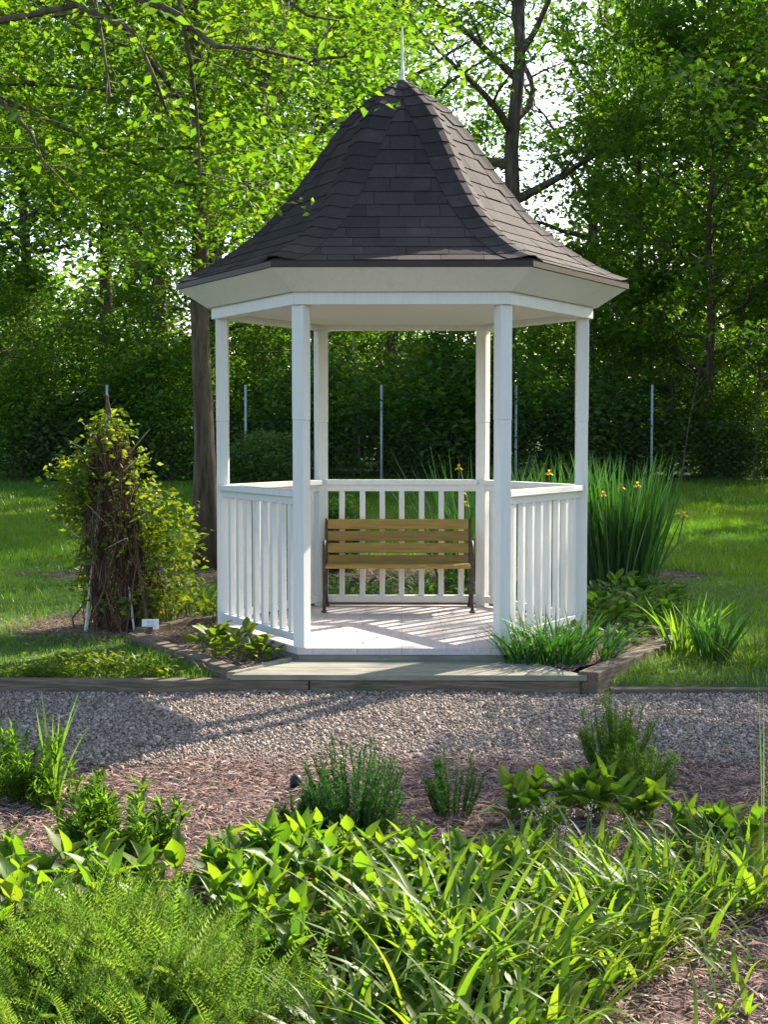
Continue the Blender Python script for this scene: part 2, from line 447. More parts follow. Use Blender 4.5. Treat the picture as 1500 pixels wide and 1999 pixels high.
def all_mulch():
    n = 60000
    y = rng.uniform(-7.4, PATH_Y0 + 0.15, n); x = rng.uniform(-2.6, 2.6, n)
    en = PATH_Y0 + 0.07 * np.sin(x * 2.1 + 0.6) + 0.04 * np.sin(x * 5.3)
    k = y < en + rng.normal(0, 0.13, n); x, y = x[k], y[k]
    lump = 0.012 * np.sin(x * 3.1 + y * 2.3) + 0.012 * np.sin(x * 6.1 - y * 5.2)
    mulch('shredded_mulch', x, y, 0.003 + np.maximum(lump, -0.006) + rng.uniform(0, 0.012, len(x)), 0.012, 0.042, 'loose reddish brown bark mulch spread over the front flower bed')
    n = 16000
    x = rng.uniform(-2.1, 2.1, n); y = rng.uniform(-1.9, 1.9, n)
    k = in_hex(x, y, 1.74) & ~in_hex(x, y, 1.24) & ~((y < -1.2) & (np.abs(x) < -y * T30_ + .12)); x, y = x[k], y[k]
    mulch('bed_mulch', x, y, np.full(len(x), 0.112) + rng.uniform(-.004, 0.012, len(x)), 0.012, 0.04, 'brown bark mulch inside the timber edged bed around the gazebo')
    n = 9000
    x = rng.normal(-0.3, 1.5, n); y = rng.normal(4.0, 0.55, n)
    z = np.array([gz(a, b) for a, b in zip(x, y)])
    mulch('back_mulch', x, y, z + 0.018, 0.015, 0.05, 'reddish bark mulch in the planting bed behind the gazebo')
    n = 5000
    x = rng.normal(-2.4, .42, n); y = rng.normal(0.6, 0.40, n)
    z = np.array([gz(a, b) for a, b in zip(x, y)])
    mulch('trellis_mulch', x, y, z + 0.018, 0.012, 0.04, 'dark bark mulch under the vine covered trellis')
all_mulch()

# lawn blades
def lawn():
    parts = []
    def patch(n, x0, x1, y0, y1, h, w):
        x = rng.uniform(x0, x1, n); y = rng.uniform(y0, y1, n)
        k = ~in_hex(x, y, 1.85); k &= ~((x > -3.0) & (x < -1.75) & (y > .1) & (y < 1.35) & (rng.random(n) < .8))
        k &= ~((np.hypot((x + .3) / 3.5, (y - 4) / 1.2) < 1) & (rng.random(n) < .9))
        k &= ~((np.hypot((x - 2.0) / .7, (y - 3.25) / .38) < 1) & (rng.random(n) < .9))
        # only what the lens could see, plus a margin
        k &= np.abs(x) < (y - CAM.y) * 0.30 + 1.0
        x, y = x[k], y[k]; n = len(x)
        t = np.clip((y + 1.75) / 23, 0, 1.35); z = 0.055 + .47 * t
        a = rng.uniform(0, 2 * math.pi, n); hh = h * rng.uniform(.5, 1.35, n) * (1 + .35 * np.sin(x * 2.3 + 1) * np.sin(y * 1.7)); lean = rng.uniform(.1, .9, n) * hh
        la = rng.uniform(0, 2 * math.pi, n)
        ww = w * rng.uniform(.6, 1.4, n)
        p0 = np.stack([x - np.cos(a) * ww, y - np.sin(a) * ww, z - .01], 1); p1 = np.stack([x + np.cos(a) * ww, y + np.sin(a) * ww, z - .01], 1)
        p2 = np.stack([x + np.cos(la) * lean, y + np.sin(la) * lean, z + hh], 1)
        parts.append((np.stack([p0, p1, p2], 1).reshape(-1, 3), n, np.clip(.5 + .25 * np.sin(x * 1.1 + y * .7) + rng.normal(0, .22, n), 0, 1)))
    patch(90000, -4.4, 4.4, -1.72, 4.0, 0.055, 0.0028)
    patch(150000, -7, 7, 4.0, 12, 0.075, 0.0055)
    patch(120000, -10.5, 10.5, 12, 22.5, 0.10, 0.010)
    V = np.concatenate([p[0] for p in parts]); n = sum(p[1] for p in parts)
    o = link('lawn_grass', fmesh('lawn_grass', V, np.arange(n * 3).reshape(-1, 3), M['grass'], np.concatenate([p[2] for p in parts])))
    tag(o, 'mown green lawn grass stretching back to the wire fence', 'grass', kind='stuff')
lawn()

# ------------------------------------------------------------------ the gazebo
S = 1.37                                     # post axis radius = side length
FL = 0.205                                   # floor level
C30 = math.cos(R(30)); T30 = math.tan(R(30))
def side_pt(i, a, lat, z):
    """point on side i (outward normal at -90 + 60 i degrees)"""
    t = R(-90 + 60 * i)
    return (a * math.cos(t) - lat * math.sin(t), a * math.sin(t) + lat * math.cos(t), z)
def side_prism(i, prof, shrink=0.0005):
    """mitred board along side i: prof is a closed (apothem, z) outline"""
    n = len(prof)
    V = [side_pt(i, a, -(a * T30 - shrink), z) for a, z in prof] + [side_pt(i, a, a * T30 - shrink, z) for a, z in prof]
    Fc = [tuple(range(n)), tuple(range(2 * n - 1, n - 1, -1))] + [(k, k + n, (k + 1) % n + n, (k + 1) % n) for k in range(n)]
    mb = MB(); mb.add(V, Fc); return mb
def clip_hex(poly, a):
    for k in range(6):
        t = math.pi / 6 + k * math.pi / 3; nx, ny = math.cos(t), math.sin(t); out = []
        for i in range(len(poly)):
            p, q = poly[i], poly[(i + 1) % len(poly)]
            dp, dq = p[0] * nx + p[1] * ny - a, q[0] * nx + q[1] * ny - a
            if dp <= 0: out.append(p)
            if (dp < 0 < dq) or (dq < 0 < dp):
                u = dp / (dp - dq); out.append((p[0] + (q[0] - p[0]) * u, p[1] + (q[1] - p[1]) * u))
        poly = out
    return poly

gaz = empty('gazebo', (0, 0, 0), 'white six sided garden gazebo with dark bell shaped shingle roof', 'gazebo')
AP = S * C30
# floor planks, their ends showing along the front edge
k = 0; x = -1.525
while x < 1.5:
    poly = clip_hex([(x + .0008, -2), (x + .3042, -2), (x + .3042, 2), (x + .0008, 2)], 1.235)
    if len(poly) >= 3:
        MB().prism(poly, FL - 0.045, FL).build('floor_plank', M['floor'], gaz, 0.001)
    x += 0.305
for i in range(6):
    side_prism(i, [(1.19, 0.0), (1.222, 0.0), (1.222, FL - 0.047), (1.19, FL - 0.047)]).build('floor_skirt', M['white_step'], gaz)
# posts, a slightly wider sleeve on the upper half
for i in range(6):
    a = R(-60 + 60 * i)
    px_, py_ = S * math.cos(a), S * math.sin(a)
    p = MB().box((px_, py_, (FL + 1.76) / 2 + 0.0), (0.088, 0.088, 1.76 - FL), a + R(90 if i % 3 else 90)).build('post', M['white'], gaz, 0.004)
    MB().box((px_, py_, (1.76 + 2.535) / 2), (0.0915, 0.0915, 2.535 - 1.76), a + R(90)).build('post_sleeve', M['white'], p, 0.004)
# railings on the five closed sides
for i in range(1, 6):
    L = S - 0.09
    def rb(lat0, lat1, a0, a1, z0, z1, name, parent, i=i):
        P = [side_pt(i, a0, lat0, z0), side_pt(i, a1, lat0, z0), side_pt(i, a1, lat1, z0), side_pt(i, a0, lat1, z0)]
        P += [(q[0], q[1], z1) for q in P]
        return MB().hexa(P).build(name, M['white'], parent, 0.003)
    rail = rb(-L / 2, L / 2, AP - 0.045, AP + 0.045, FL + 1.03, FL + 1.072, 'railing', gaz)
    rb(-L / 2, L / 2, AP - 0.019, AP + 0.019, FL + 0.975, FL + 1.030, 'upper_rail', rail)
    rb(-L / 2, L / 2, AP - 0.03, AP + 0.03, FL + 0.035, FL + 0.09, 'bottom_rail', rail)
    nb = 7 if i == 3 else 8
    for b in range(nb):
        lat = (b - (nb - 1) / 2) * (L / (nb + 0.55)) + rnd.uniform(-.005, .005)
        rb(lat - 0.0225, lat + 0.0225, AP - 0.0205, AP + 0.0205, FL + 0.09, FL + 0.975, 'baluster', rail)
# frieze, ceiling and crown boards
for i in range(6):
    side_prism(i, [(1.150, 2.535), (1.258, 2.535), (1.258, 2.625), (1.150, 2.625)]).build('frieze_board', M['white'], gaz, 0.003)
    side_prism(i, [(1.252, 2.626), (1.284, 2.618), (1.476, 2.758), (1.440, 2.768)]).build('crown_board', M['white'], gaz, 0.002)
MB().prism([(1.31 * math.cos(R(60 * k)), 1.31 * math.sin(R(60 * k))) for k in range(6)], 2.575, 2.595).build('ceiling', M['white'], gaz)

# roof: bell profile along the hip (radius, height)
PROF = [(0.02, 4.285), (0.12, 4.225), (0.24, 4.150), (0.345, 4.075), (0.455, 3.955), (0.565, 3.805), (0.66, 3.665), (0.755, 3.53), (0.86, 3.395), (0.975, 3.262),
        (1.085, 3.158), (1.20, 3.068), (1.33, 2.980), (1.46, 2.902), (1.59, 2.838), (1.71, 2.797)]
PA = np.array(PROF)[::-1]                    # from eave upward
ARC = np.concatenate([[0], np.cumsum(np.hypot(np.diff(PA[:, 0] * C30), np.diff(PA[:, 1])))])
def prof(s):
    return float(np.interp(s, ARC, PA[:, 0])), float(np.interp(s, ARC, PA[:, 1]))
def pnorm(s):
    r0, z0 = prof(max(s - .04, 0)); r1, z1 = prof(min(s + .04, ARC[-1]))
    t = Vector(((r1 - r0) * C30, z1 - z0)).normalized()
    return (t.y, -t.x)                       # (outward, up)
def roof_pt(i, s, lat, off):
    r, z = prof(s); n = pnorm(s)
    return side_pt(i, r * C30 + n[0] * off, lat, z + n[1] * off)

V = []; Fc = []
nP = len(PA)
for r_, z_ in PA:
    for q in range(6):
        V.append(((r_ - .004) * math.cos(R(60 * q)), (r_ - .004) * math.sin(R(60 * q)), z_ - 0.004))
for j in range(nP - 1):
    for q in range(6):
        Fc.append((j * 6 + q, j * 6 + (q + 1) % 6, (j + 1) * 6 + (q + 1) % 6, (j + 1) * 6 + q))
Fc.append(tuple(range((nP - 1) * 6, nP * 6)))
roof = link('roof', pmesh('roof', V, Fc, M['shingle']), gaz)
for i in range(6):
    side_prism(i, [(1.435, 2.7685), (1.483, 2.7605), (1.490, 2.7605), (1.490, 2.797), (1.435, 2.797)]).build('drip_edge', M['drip'], roof)

EXPO = 0.132
rest = MB()
for i in range(6):
    s = 0.0; c = 0
    while s < ARC[-1] - 0.10:
        rb_, zb = prof(s); st = min(s + EXPO + 0.035, ARC[-1]); rt, zt = prof(st)
        hw = rb_ / 2; wid = 0.285
        x = -hw - rnd.uniform(0.02, wid)
        while x < hw:
            w = wid * rnd.choice((1, 1, 1, .62, .8, 1.25))
            x0, x1 = max(x + .0015, -hw), min(x + w - .0015, hw)
            if x1 - x0 > 0.02:
                y0, y1 = max(x0, -rt / 2), min(x1, rt / 2)
                if y1 - y0 < 0.01: y0, y1 = (y0 + y1) / 2 - .005, (y0 + y1) / 2 + .005
                th = 0.0105 + rnd.uniform(-.001, .003); dv = rnd.uniform(-.003, .003)
                sb = max(s + dv, 0) if c else -0.004
                P = [roof_pt(i, sb, x0, 0.001), roof_pt(i, sb, x1, 0.001), roof_pt(i, st, y1, -.006), roof_pt(i, st, y0, -.006),
                     roof_pt(i, sb, x0, th), roof_pt(i, sb, x1, th), roof_pt(i, st, y1, .002), roof_pt(i, st, y0, .002)]
                if i == 3: rest.hexa(P)
                else: MB().hexa(P).build('shingle', M['shingle'], roof)
            x += w
        s += EXPO; c += 1
o = rest.build('rear_shingles', M['shingle'], roof); o['kind'] = 'stuff'
# hip caps: bent shingles over each ridge
def hip_pt(q, s, lat, off):
    """lat along the two facets beside hip q (at angle 60 q)"""
    r, z = prof(s); a = R(60 * q); n = pnorm(s)
    c, sn = math.cos(a), math.sin(a)
    back = abs(lat) * T30                     # facets fall away from the hip
    rad = r - back + n[0] * off; return (rad * c - lat * sn, rad * sn + lat * c, z + n[1] * off)
for q in range(6):
    s = -0.004
    while s < ARC[-1] - 0.06:
        st = min(s + 0.158, ARC[-1]); V = []; Fc = []
        for top, ss in ((0, s), (1, st)):
            r, _ = prof(max(ss, 0)); hw = min(0.142, r * 0.46)
            for base in (0, 1):
                for u in (-1, -.55, -.2, .2, .55, 1):
                    rise = 0.012 * (1 - u * u)
                    off = (0.010 + rise + .007 * base) if not top else (0.002 + rise + .006 * base)
                    V.append(hip_pt(q, max(ss, -.01), u * hw, off + (0.012 if abs(u) < .3 else 0)))
        n = 6
        for k in range(n - 1):
            Fc += [(k + n, k + n + 1, k + 3 * n + 1, k + 3 * n), (k, k + 2 * n, k + 2 * n + 1, k + 1), (k, k + 1, k + n + 1, k + n)]
        Fc += [(0, n, 3 * n, 2 * n), (n - 1, 3 * n - 1, 4 * n - 1, 2 * n - 1)]
        MB().add(V, Fc).build('hip_cap', M['shingle'], roof, smooth=False)
        s += 0.125
# finial
def lathe(name, prof_, mat, parent, n=14, loc=(0, 0, 0)):
    V = []; Fc = []
    for r_, z_ in prof_:
        for k in range(n):
            a = 2 * math.pi * k / n; V.append((loc[0] + r_ * math.cos(a), loc[1] + r_ * math.sin(a), loc[2] + z_))
    for j in range(len(prof_) - 1):
        for k in range(n): Fc.append((j * n + k, j * n + (k + 1) % n, (j + 1) * n + (k + 1) % n, (j + 1) * n + k))
    Fc.append(tuple(range(n - 1, -1, -1))); Fc.append(tuple(range((len(prof_) - 1) * n, len(prof_) * n)))
    return link(name, pmesh(name, V, Fc, mat, True), parent)
cap = lathe('roof_cap', [(0.15, -.075), (0.135, -.05), (0.05, -.005), (0.035, 0.02)], M['shingle'], roof, 6, (0, 0, 4.30))
lathe('finial', [(0.030, 0), (0.031, .03), (0.019, .045), (0.015, .07), (0.021, .09), (0.012, .12), (0.010, .20), (0.013, .27), (0.008, .30), (0.007, .36), (0.009, .385), (0.004, .41), (0.0015, .43)], M['white'], roof, 12, (0, 0, 4.29))

# step in front
step = empty('porch_step', (0, -1.5, 0), 'low weathered wooden step with pale paint below the gazebo floor', 'step')
def P2(p): return (p[0], p[1] + 1.5)
ys = [-1.228, -1.37, -1.52, -1.67, -1.828]
for k in range(4):
    ya, yb = ys[k] - .002, ys[k + 1] + .002
    xa, xb = -ya * T30 + .045, -yb * T30 + .045
    MB().prism([P2(q) for q in ((-xb, yb), (xb + .09, yb), (xa + .09, ya), (-xa, ya))], 0.086, 0.122 + rnd.uniform(-.001, .001)).build('step_plank', M['white_step'], step, 0.003)
for xx in (-.8, 0, .8):
    MB().prism([P2(q) for q in ((xx - .04, -1.66), (xx + .04, -1.66), (xx + .04, -1.24), (xx - .04, -1.24))], 0.0, 0.0855).build('step_joist', M['timber'], step)
a0 = (-.77, -1.25); a1 = (-1.10, -1.79)
MB().add([], []).hexa([(a0[0] - .03, a0[1] + 1.5, .09), (a1[0] - .03, a1[1] + 1.5, .09), (a1[0] + .025, a1[1] + 1.5, .09), (a0[0] + .025, a0[1] + 1.5, .09),
                       (a0[0] - .03, a0[1] + 1.5, .142), (a1[0] - .03, a1[1] + 1.5, .135), (a1[0] + .025, a1[1] + 1.5, .135), (a0[0] + .025, a0[1] + 1.5, .142)]).build('side_trim', M['white_step'], step, 0.002)

# landscape timbers
def timber(p0, p1, w, z0, z1, label, group=None):
    p0, p1 = Vector(p0), Vector(p1); c = (p0 + p1) / 2; d = p1 - p0; L = d.length
    o = link('landscape_timber', None)
    bpy.data.objects.remove(o)
    mb = MB(); n = 8
    for k in range(n):
        pass
    rings = []
    V = []; Fc = []
    for k in range(n + 1):
        u = (k / n - .5) * L; jz = rnd.uniform(-.003, .003); jy = rnd.uniform(-.003, .003)
        V += [(u, -w / 2 + jy, z0), (u, w / 2 + jy, z0), (u, w / 2 + jy, z1 + jz), (u, -w / 2 + jy, z1 + jz)]
    for k in range(n):
        b = 4 * k
        for e in range(4):
            Fc.append((b + e, b + 4 + e, b + 4 + (e + 1) % 4, b + (e + 1) % 4))
    Fc.append((0, 1, 2, 3)); Fc.append((4 * n + 3, 4 * n + 2, 4 * n + 1, 4 * n))
    o = link('landscape_timber', pmesh('landscape_timber', V, Fc, M['timber']))
    o.location = (c.x, c.y, 0); o.rotation_euler = (0, 0, math.atan2(d.y, d.x))
    m = o.modifiers.new('bevel', 'BEVEL'); m.width = .008; m.segments = 2
    tag(o, label, 'timber', group)
YT = -1.762
timber((-3.9, YT), (-0.60, YT), .11, -.03, .083, 'long dark timber edging the gravel path beside the grass patch')
timber((-0.594, YT), (1.145, YT), .11, -.03, .084, 'dark timber laid directly under the front of the step')
timber((1.34, YT - .02), (4.2, YT - .02), .09, -.03, .035, 'sunken timber edging the gravel path, nearly flush with the soil')
def hexc(r_, deg): return (r_ * math.cos(R(deg)), r_ * math.sin(R(deg)))
HR = 2.07
def lerp2(a, b, t): return (a[0] + (b[0] - a[0]) * t, a[1] + (b[1] - a[1]) * t)
A_, B_ = hexc(HR, 180), hexc(HR, 240)
timber(lerp2(A_, B_, .02), lerp2(A_, B_, .955), .12, -.02, .142, 'striped shaded timber along the bed beside the small white sign')
A_, B_ = hexc(HR, 300), hexc(HR, 0)
A_, B_ = (A_[0] + .175, A_[1]), (B_[0] + .10, B_[1])
timber(lerp2(A_, B_, -.015), lerp2(A_, B_, .90), .135, -.02, .145, 'sunlit pale timber along the bed beside the strappy green clump')
for d0, lab in ((0, 'back bed timber below the iris clump'), (60, 'back bed timber parallel to the bench'), (120, 'back bed timber near the vine covered trellis')):
    A_, B_ = hexc(HR, d0), hexc(HR, d0 + 60)
    timber(lerp2(A_, B_, .03), lerp2(A_, B_, .97), .10, .0, .135 + .03, lab)

# ------------------------------------------------------------------ bench
bench = empty('garden_bench', (-0.03, 0.93, FL), 'wooden slat bench with dark iron ends inside the gazebo', 'bench')
BW = 1.19
def slat(y, z, dy, dz, tilt, name):
    o = MB().box((0, 0, 0), (BW, dy, dz)).build(name, M['bench_wood'], bench, 0.004)
    o.location = (0, y, z); o.rotation_euler = (tilt, 0, rnd.uniform(-.002, .002))
for j, zz in enumerate((0.405, 0.500, 0.600, 0.698)):
    slat(0.135 + (zz - .40) * .20, zz, 0.022, 0.084 if j else .075, -0.20, 'back_slat')
for j in range(5):
    slat(-0.20 + j * 0.075, 0.372 + (0.0, .004, .002, -.002, -.004)[j], 0.062, 0.024, 0.0, 'seat_slat')
for sx in (-1, 1):
    x = sx * (BW / 2 + 0.012)
    fr = MB().tube([(x, -.22, .0), (x, -.185, .10), (x, -.20, .20), (x, -.215, .30), (x, -.22, .37), (x, -.235, .47), (x, -.22, .54), (x, -.17, .575), (x, -.06, .575), (x, .06, .545), (x, .15, .545)], [.016, .013, .014, .014, .016, .014, .014, .015, .014, .013, .012], 8).build('end_frame', M['iron'], bench, smooth=True)
    MB().tube([(x, .19, .0), (x, .15, .12), (x, .105, .26), (x, .12, .36), (x, .15, .5), (x, .185, .66), (x, .20, .745)], [.016, .013, .014, .016, .014, .013, .011], 8).build('rear_leg', M['iron'], fr, smooth=True)
    MB().tube([(x, -.215, .345), (x, 0, .352), (x, .125, .345)], .016, 8).build('seat_bearer', M['iron'], fr, smooth=True)
    MB().tube([(x, -.19, .14), (x, -.09, .20), (x, 0, .15), (x, .09, .20), (x, .14, .14)], .008, 6).build('scroll_brace', M['iron'], fr, smooth=True)
    MB().tube([(x, -.20, .46), (x, -.16, .52), (x, -.11, .50), (x, -.12, .45), (x, -.16, .43)], .008, 6).build('arm_scroll', M['iron'], fr, smooth=True)
    for yy in (-.225, .195):
        MB().box((x, yy, .008), (.045, .06, .016)).build('foot', M['iron'], fr, .004)

# ------------------------------------------------------------------ fence at the back of the lawn
FY = 21.0
fx0 = [AT(x, 900, FY)[0] for x in (210, 480, 745, 1008, 1273)]
fx = [fx0[0] - (fx0[1] - fx0[0]) * k for k in (2, 1)] + fx0 + [fx0[-1] + 3.02, fx0[-1] + 6.04]
fence = empty('wire_fence', (0, FY, gz(0, FY)), 'tall wire mesh fence on slim grey posts at the woodland edge', 'fence')
for x in fx:
    MB().tube([(x, 0, -.1), (x, 0, 2.22)], .028, 8).build('post', M['galv'], fence, smooth=True)
W_V = []; W_F = []
mb = MB()
hm = 1.38; xa, xb = fx[0], fx[-1]; pit = 0.17
def wirebar(p, q, r_):
    d = (Vector(q) - Vector(p)).normalized(); a = d.cross(Vector((0, 1, 0))).normalized() * r_; b = Vector((0, r_, 0))
    P = []
    for e in (Vector(p), Vector(q)):
        P += [e + a, e + b, e - a]
    mb.add(P, [(0, 1, 4, 3), (1, 2, 5, 4), (2, 0, 3, 5)])
x = xa - hm
while x < xb:
    for sgn in (1, -1):
        q0 = (x, 0) if sgn > 0 else (x, hm); q1 = (x + hm, hm) if sgn > 0 else (x + hm, 0)
        # clip to the run of the fence
        t0 = max(0, (xa - x) / hm); t1 = min(1, (xb - x) / hm)
        if t1 > t0:
            f = lambda t: (x + hm * t, .035, (hm * t if sgn > 0 else hm * (1 - t)) + .02)
            wirebar(f(t0), f(t1), .0013)
    x += pit
o = mb.build('mesh_wires', M['wire'], fence); o['kind'] = 'stuff'
for zz in (hm + .02,):
    mb = MB(); wirebar((xa, .035, zz), (xb, .035, zz), .0018); mb.build('strand_wire', M['wire'], fence)

# ------------------------------------------------------------------ trees
LEAF_V = [(0, 0, 0), (-.27, .42, .07), (0, 1, -.06), (.27, .42, .07)]
LEAF_F = [(0, 2, 1), (0, 3, 2)]
LEAF6_V = [(0, 0, 0), (-.34, .38, .07), (-.2, .75, .03), (0, 1, -.10), (.2, .75, .03), (.34, .38, .07)]

def leaves_at(pts, per, spread, size, r, flat=.55, droop=.35, upn=.9):
    """leaf triangles gathered in clumps round the twig points"""
    P = np.repeat(np.asarray(pts), per, axis=0); n = len(P)
    P = P + r.normal(size=(n, 3)) * np.array([spread, spread, spread * flat])
    a = r.uniform(0, 2 * math.pi, n)
    d = np.stack([np.cos(a), np.sin(a), r.normal(-droop, .35, n)], 1)
    up = np.stack([r.normal(0, .55, n), r.normal(0, .55, n), np.full(n, upn)], 1)
    s = size * np.clip(r.lognormal(-.03, .38, n), .4, 2.0)
    mats = frames(d, up) * s[:, None, None]
    V, Fc = scatter(LEAF_V, LEAF_F, P, mats)
    # neighbours in a clump share some of their hue
    hue = np.repeat(r.uniform(.1, .9, len(pts)), per)
    v = np.clip(hue + r.normal(0, .18, n), 0, 1)
    return V, Fc, np.repeat(v, 2)

def grow(seed, H, r0, h0, L1, n1, n2, n3, lean=(0, 0), elev=(15, 55), top=1.0, wob=.12, droop=0.0, shape='round', ivy=0.0):
    rr = random.Random(seed); polys = []; tips = []
    n = 9; tr = []
    for k in range(n):
        u = k / (n - 1)
        tr.append(Vector((lean[0] * u * H + rr.uniform(-wob, wob) * (0.3 + u) * (k > 0), lean[1] * u * H + rr.uniform(-wob, wob) * (0.3 + u) * (k > 0), u * H)))
    rad = [r0 * ((1 - .80 * (k / (n - 1))) + (0.35 if k == 0 else 0)) for k in range(n)]
    trunk = (tr, rad)
    def at(poly, u):
        f = u * (len(poly) - 1); i = min(int(f), len(poly) - 2); return poly[i].lerp(poly[i + 1], f - i)
    def branch(p, d, L, r_, lev):
        m = (6, 5, 4)[lev]; pts = [p]; q = p.copy(); dd = d.normalized()
        for k in range(m - 1):
            dd = (dd + Vector((rr.uniform(-.25, .25), rr.uniform(-.25, .25), rr.uniform(-.12, .22) - droop * (k / m)))).normalized()
            q = q + dd * (L / (m - 1)); pts.append(q.copy())
        polys.append((pts, [r_ * (1 - .8 * k / (m - 1)) for k in range(m)], lev))
        if lev == 2:
            tips.append(pts[-1]); tips.append(pts[-2]); return
        cnt = n2 if lev == 0 else n3
        for k in range(cnt):
            u = .28 + .72 * (k + rr.random()) / cnt
            b = at(pts, min(u, 1)); i = min(int(u * (m - 1)), m - 2); t = (pts[i + 1] - pts[i]).normalized()
            s = t.cross(Vector((0, 0, 1)));
            if s.length < .1: s = Vector((1, 0, 0))
            s.normalize()
            w = rr.choice((-1, 1)) * rr.uniform(.5, 1.2)
            nd = t + s * w + Vector((0, 0, rr.uniform(-.35, .45)))
            branch(b, nd, L * rr.uniform(.34, .55), r_ * .45 * (1 - .5 * u), lev + 1)
        tips.append(pts[-1])
    for k in range(n1):
        u = (k + rr.random() * .8) / n1
        h = h0 + (H * .97 - h0) * u
        if shape == 'round': f = math.sqrt(max(.12, 1 - (1.7 * u - .75) ** 2 * .8))
        else: f = 1.0 - .62 * u
        az = k * 2.399 + rr.uniform(-.4, .4); el = R(elev[0] + (elev[1] - elev[0]) * u + rr.uniform(-12, 12))
        d = Vector((math.cos(az) * math.cos(el), math.sin(az) * math.cos(el), math.sin(el)))
        branch(at(tr, h / H), d, L1 * f * rr.uniform(.75, 1.15), r0 * .42 * (1 - .6 * u), 0)
    return trunk, polys, tips

def tree_meshes(seed, leaf, size, per, spread, bark, tipskip=1.0, minlev=3, keep=None, limb=1.0, extra=None, **kw):
    trunk, polys, tips = grow(seed, **kw)
    if keep:
        tips = [t for t in tips if keep(t)]; polys = [(p, [q * limb for q in r_], l) for p, r_, l in polys if keep(p[-1])]
    r = np.random.default_rng(seed)
    V, Fc = tube_arrays(*trunk, n=10)
    tm = pmesh('trunk', V, Fc, M[bark], True)
    mb = MB()
    for pts, rad, lev in polys:
        if lev < minlev: mb.tube(pts, [max(q, .004) for q in rad], (6, 4, 3)[lev], cap=False)
    bm_ = pmesh('branches', mb.V, mb.F, M[bark], True)
    if extra: tips = tips + extra(trunk[0])
    T = np.array([tuple(t) for t in tips]); T = T[r.random(len(T)) < tipskip]
    V, Fc, v = leaves_at(T, per, spread, size, r)
    return tm, bm_, fmesh('crown', V, Fc, M[leaf], v)

def plant_tree(meshes, loc, rz=0, sc=1.0, sz=None, label='', group=None, name='tree', cat='tree'):
    e = empty(name, loc, label, cat, group, rz)
    e.scale = (sc, sc, sz or sc)
    for nm, me in zip(('trunk', 'branches', 'crown'), meshes):
        if me is None: continue
        o = link(nm, me, e)
        if nm == 'crown': o['kind'] = 'stuff'
    return e

# the slim tree on the lawn beside the gazebo, bright against the sun
bx, by, bz = GL(402, 1112)
def sprouts(tr):
    q = random.Random(5); out = []
    for k in range(260):
        z = q.uniform(3.4, 8.5); a = q.uniform(3.0, 6.4); w = q.uniform(.25, 1.5); out.append(Vector((w * math.cos(a) - .02 * z, w * math.sin(a), z + q.uniform(-.2, .2))))
    for k in range(420):
        z = q.uniform(4.0, 10); out.append(Vector((q.uniform(-4.6, 1.6), q.uniform(-1.5, 3.5), z)))
    return out
tA = tree_meshes(21, 'leaf_bright', .085, 50, .36, 'bark', extra=sprouts, keep=lambda p: p.x < 2.0 + max(0, p.z - 5.5) * .25 and p.z > 3.3 - p.x * .15 and (p.x < .2 or p.y > -2.6), limb=.62, H=11.5, r0=.125, h0=3.2, L1=4.6, n1=40, n2=7, n3=5, lean=(-.012, 0), elev=(-5, 55), wob=.07, droop=.12, shape='round')
plant_tree(tA, (bx, by, bz), 0, 1, label='slim brown trunked tree with bright sunlit leaves beside the vine trellis', name='lawn_tree')

# woodland meshes, shared by the copies
wB = tree_meshes(31, 'leaf_forest', .19, 15, .34, 'bark', H=14, r0=.22, h0=3.0, L1=4.6, n1=22, n2=6, n3=5, elev=(5, 60))
wC = tree_meshes(32, 'leaf_forest', .17, 13, .32, 'bark', H=16, r0=.20, h0=5.0, L1=3.8, n1=24, n2=5, n3=5, elev=(10, 60), lean=(.03, 0))
wD = tree_meshes(33, 'leaf_bright', .20, 12, .36, 'bark', H=12, r0=.17, h0=2.6, L1=4.2, n1=20, n2=6, n3=5, elev=(5, 55))
wE = tree_meshes(34, 'leaf_bright', .16, 9, .34, 'bark', H=15, r0=.27, h0=6.2, L1=3.6, n1=14, n2=5, n3=4, elev=(20, 60), lean=(.06, 0), wob=.2)
GRP = 'woodland trees beyond the fence'
LAB = 'leafy green tree in the shady woods beyond the wire fence'
def wt(m, px, d, rz, sc=1.0, label=None, group=None, sz=None):
    if label is None:
        label = {id(wB): 'full crowned dark green tree in the woods beyond the wire fence', id(wC): 'tall narrow leaning tree in the woods beyond the wire fence', id(wD): 'light green spreading tree in the woods beyond the wire fence', id(wE): 'sparse slender tree with a bare lower trunk beyond the wire fence'}[id(m)]
        group = 'woodland: ' + label
    y = d + CAM.y; x = AT(px, 900, y)[0]
    return plant_tree(m, (x, y, gz(x, y) - .05), R(rz), sc, sz, label, group, name='woodland_tree')
wt(wE, 962, 34.5, 0, 1.05, 'tall bare forked trunk rising behind the roof against a patch of sky', None)
wt(wC, 205, 39, 60, 1.1, 'thick dark straight trunk in the woods behind the vine trellis', None)
wt(wD, 1385, 33.5, 100, .80, 'grey trunked tree rooted at the fence beyond the iris clump', None)
wt(wB, 1245, 37, 200, .48, 'dense dark tree behind the fence post beyond the irises', None, .95)
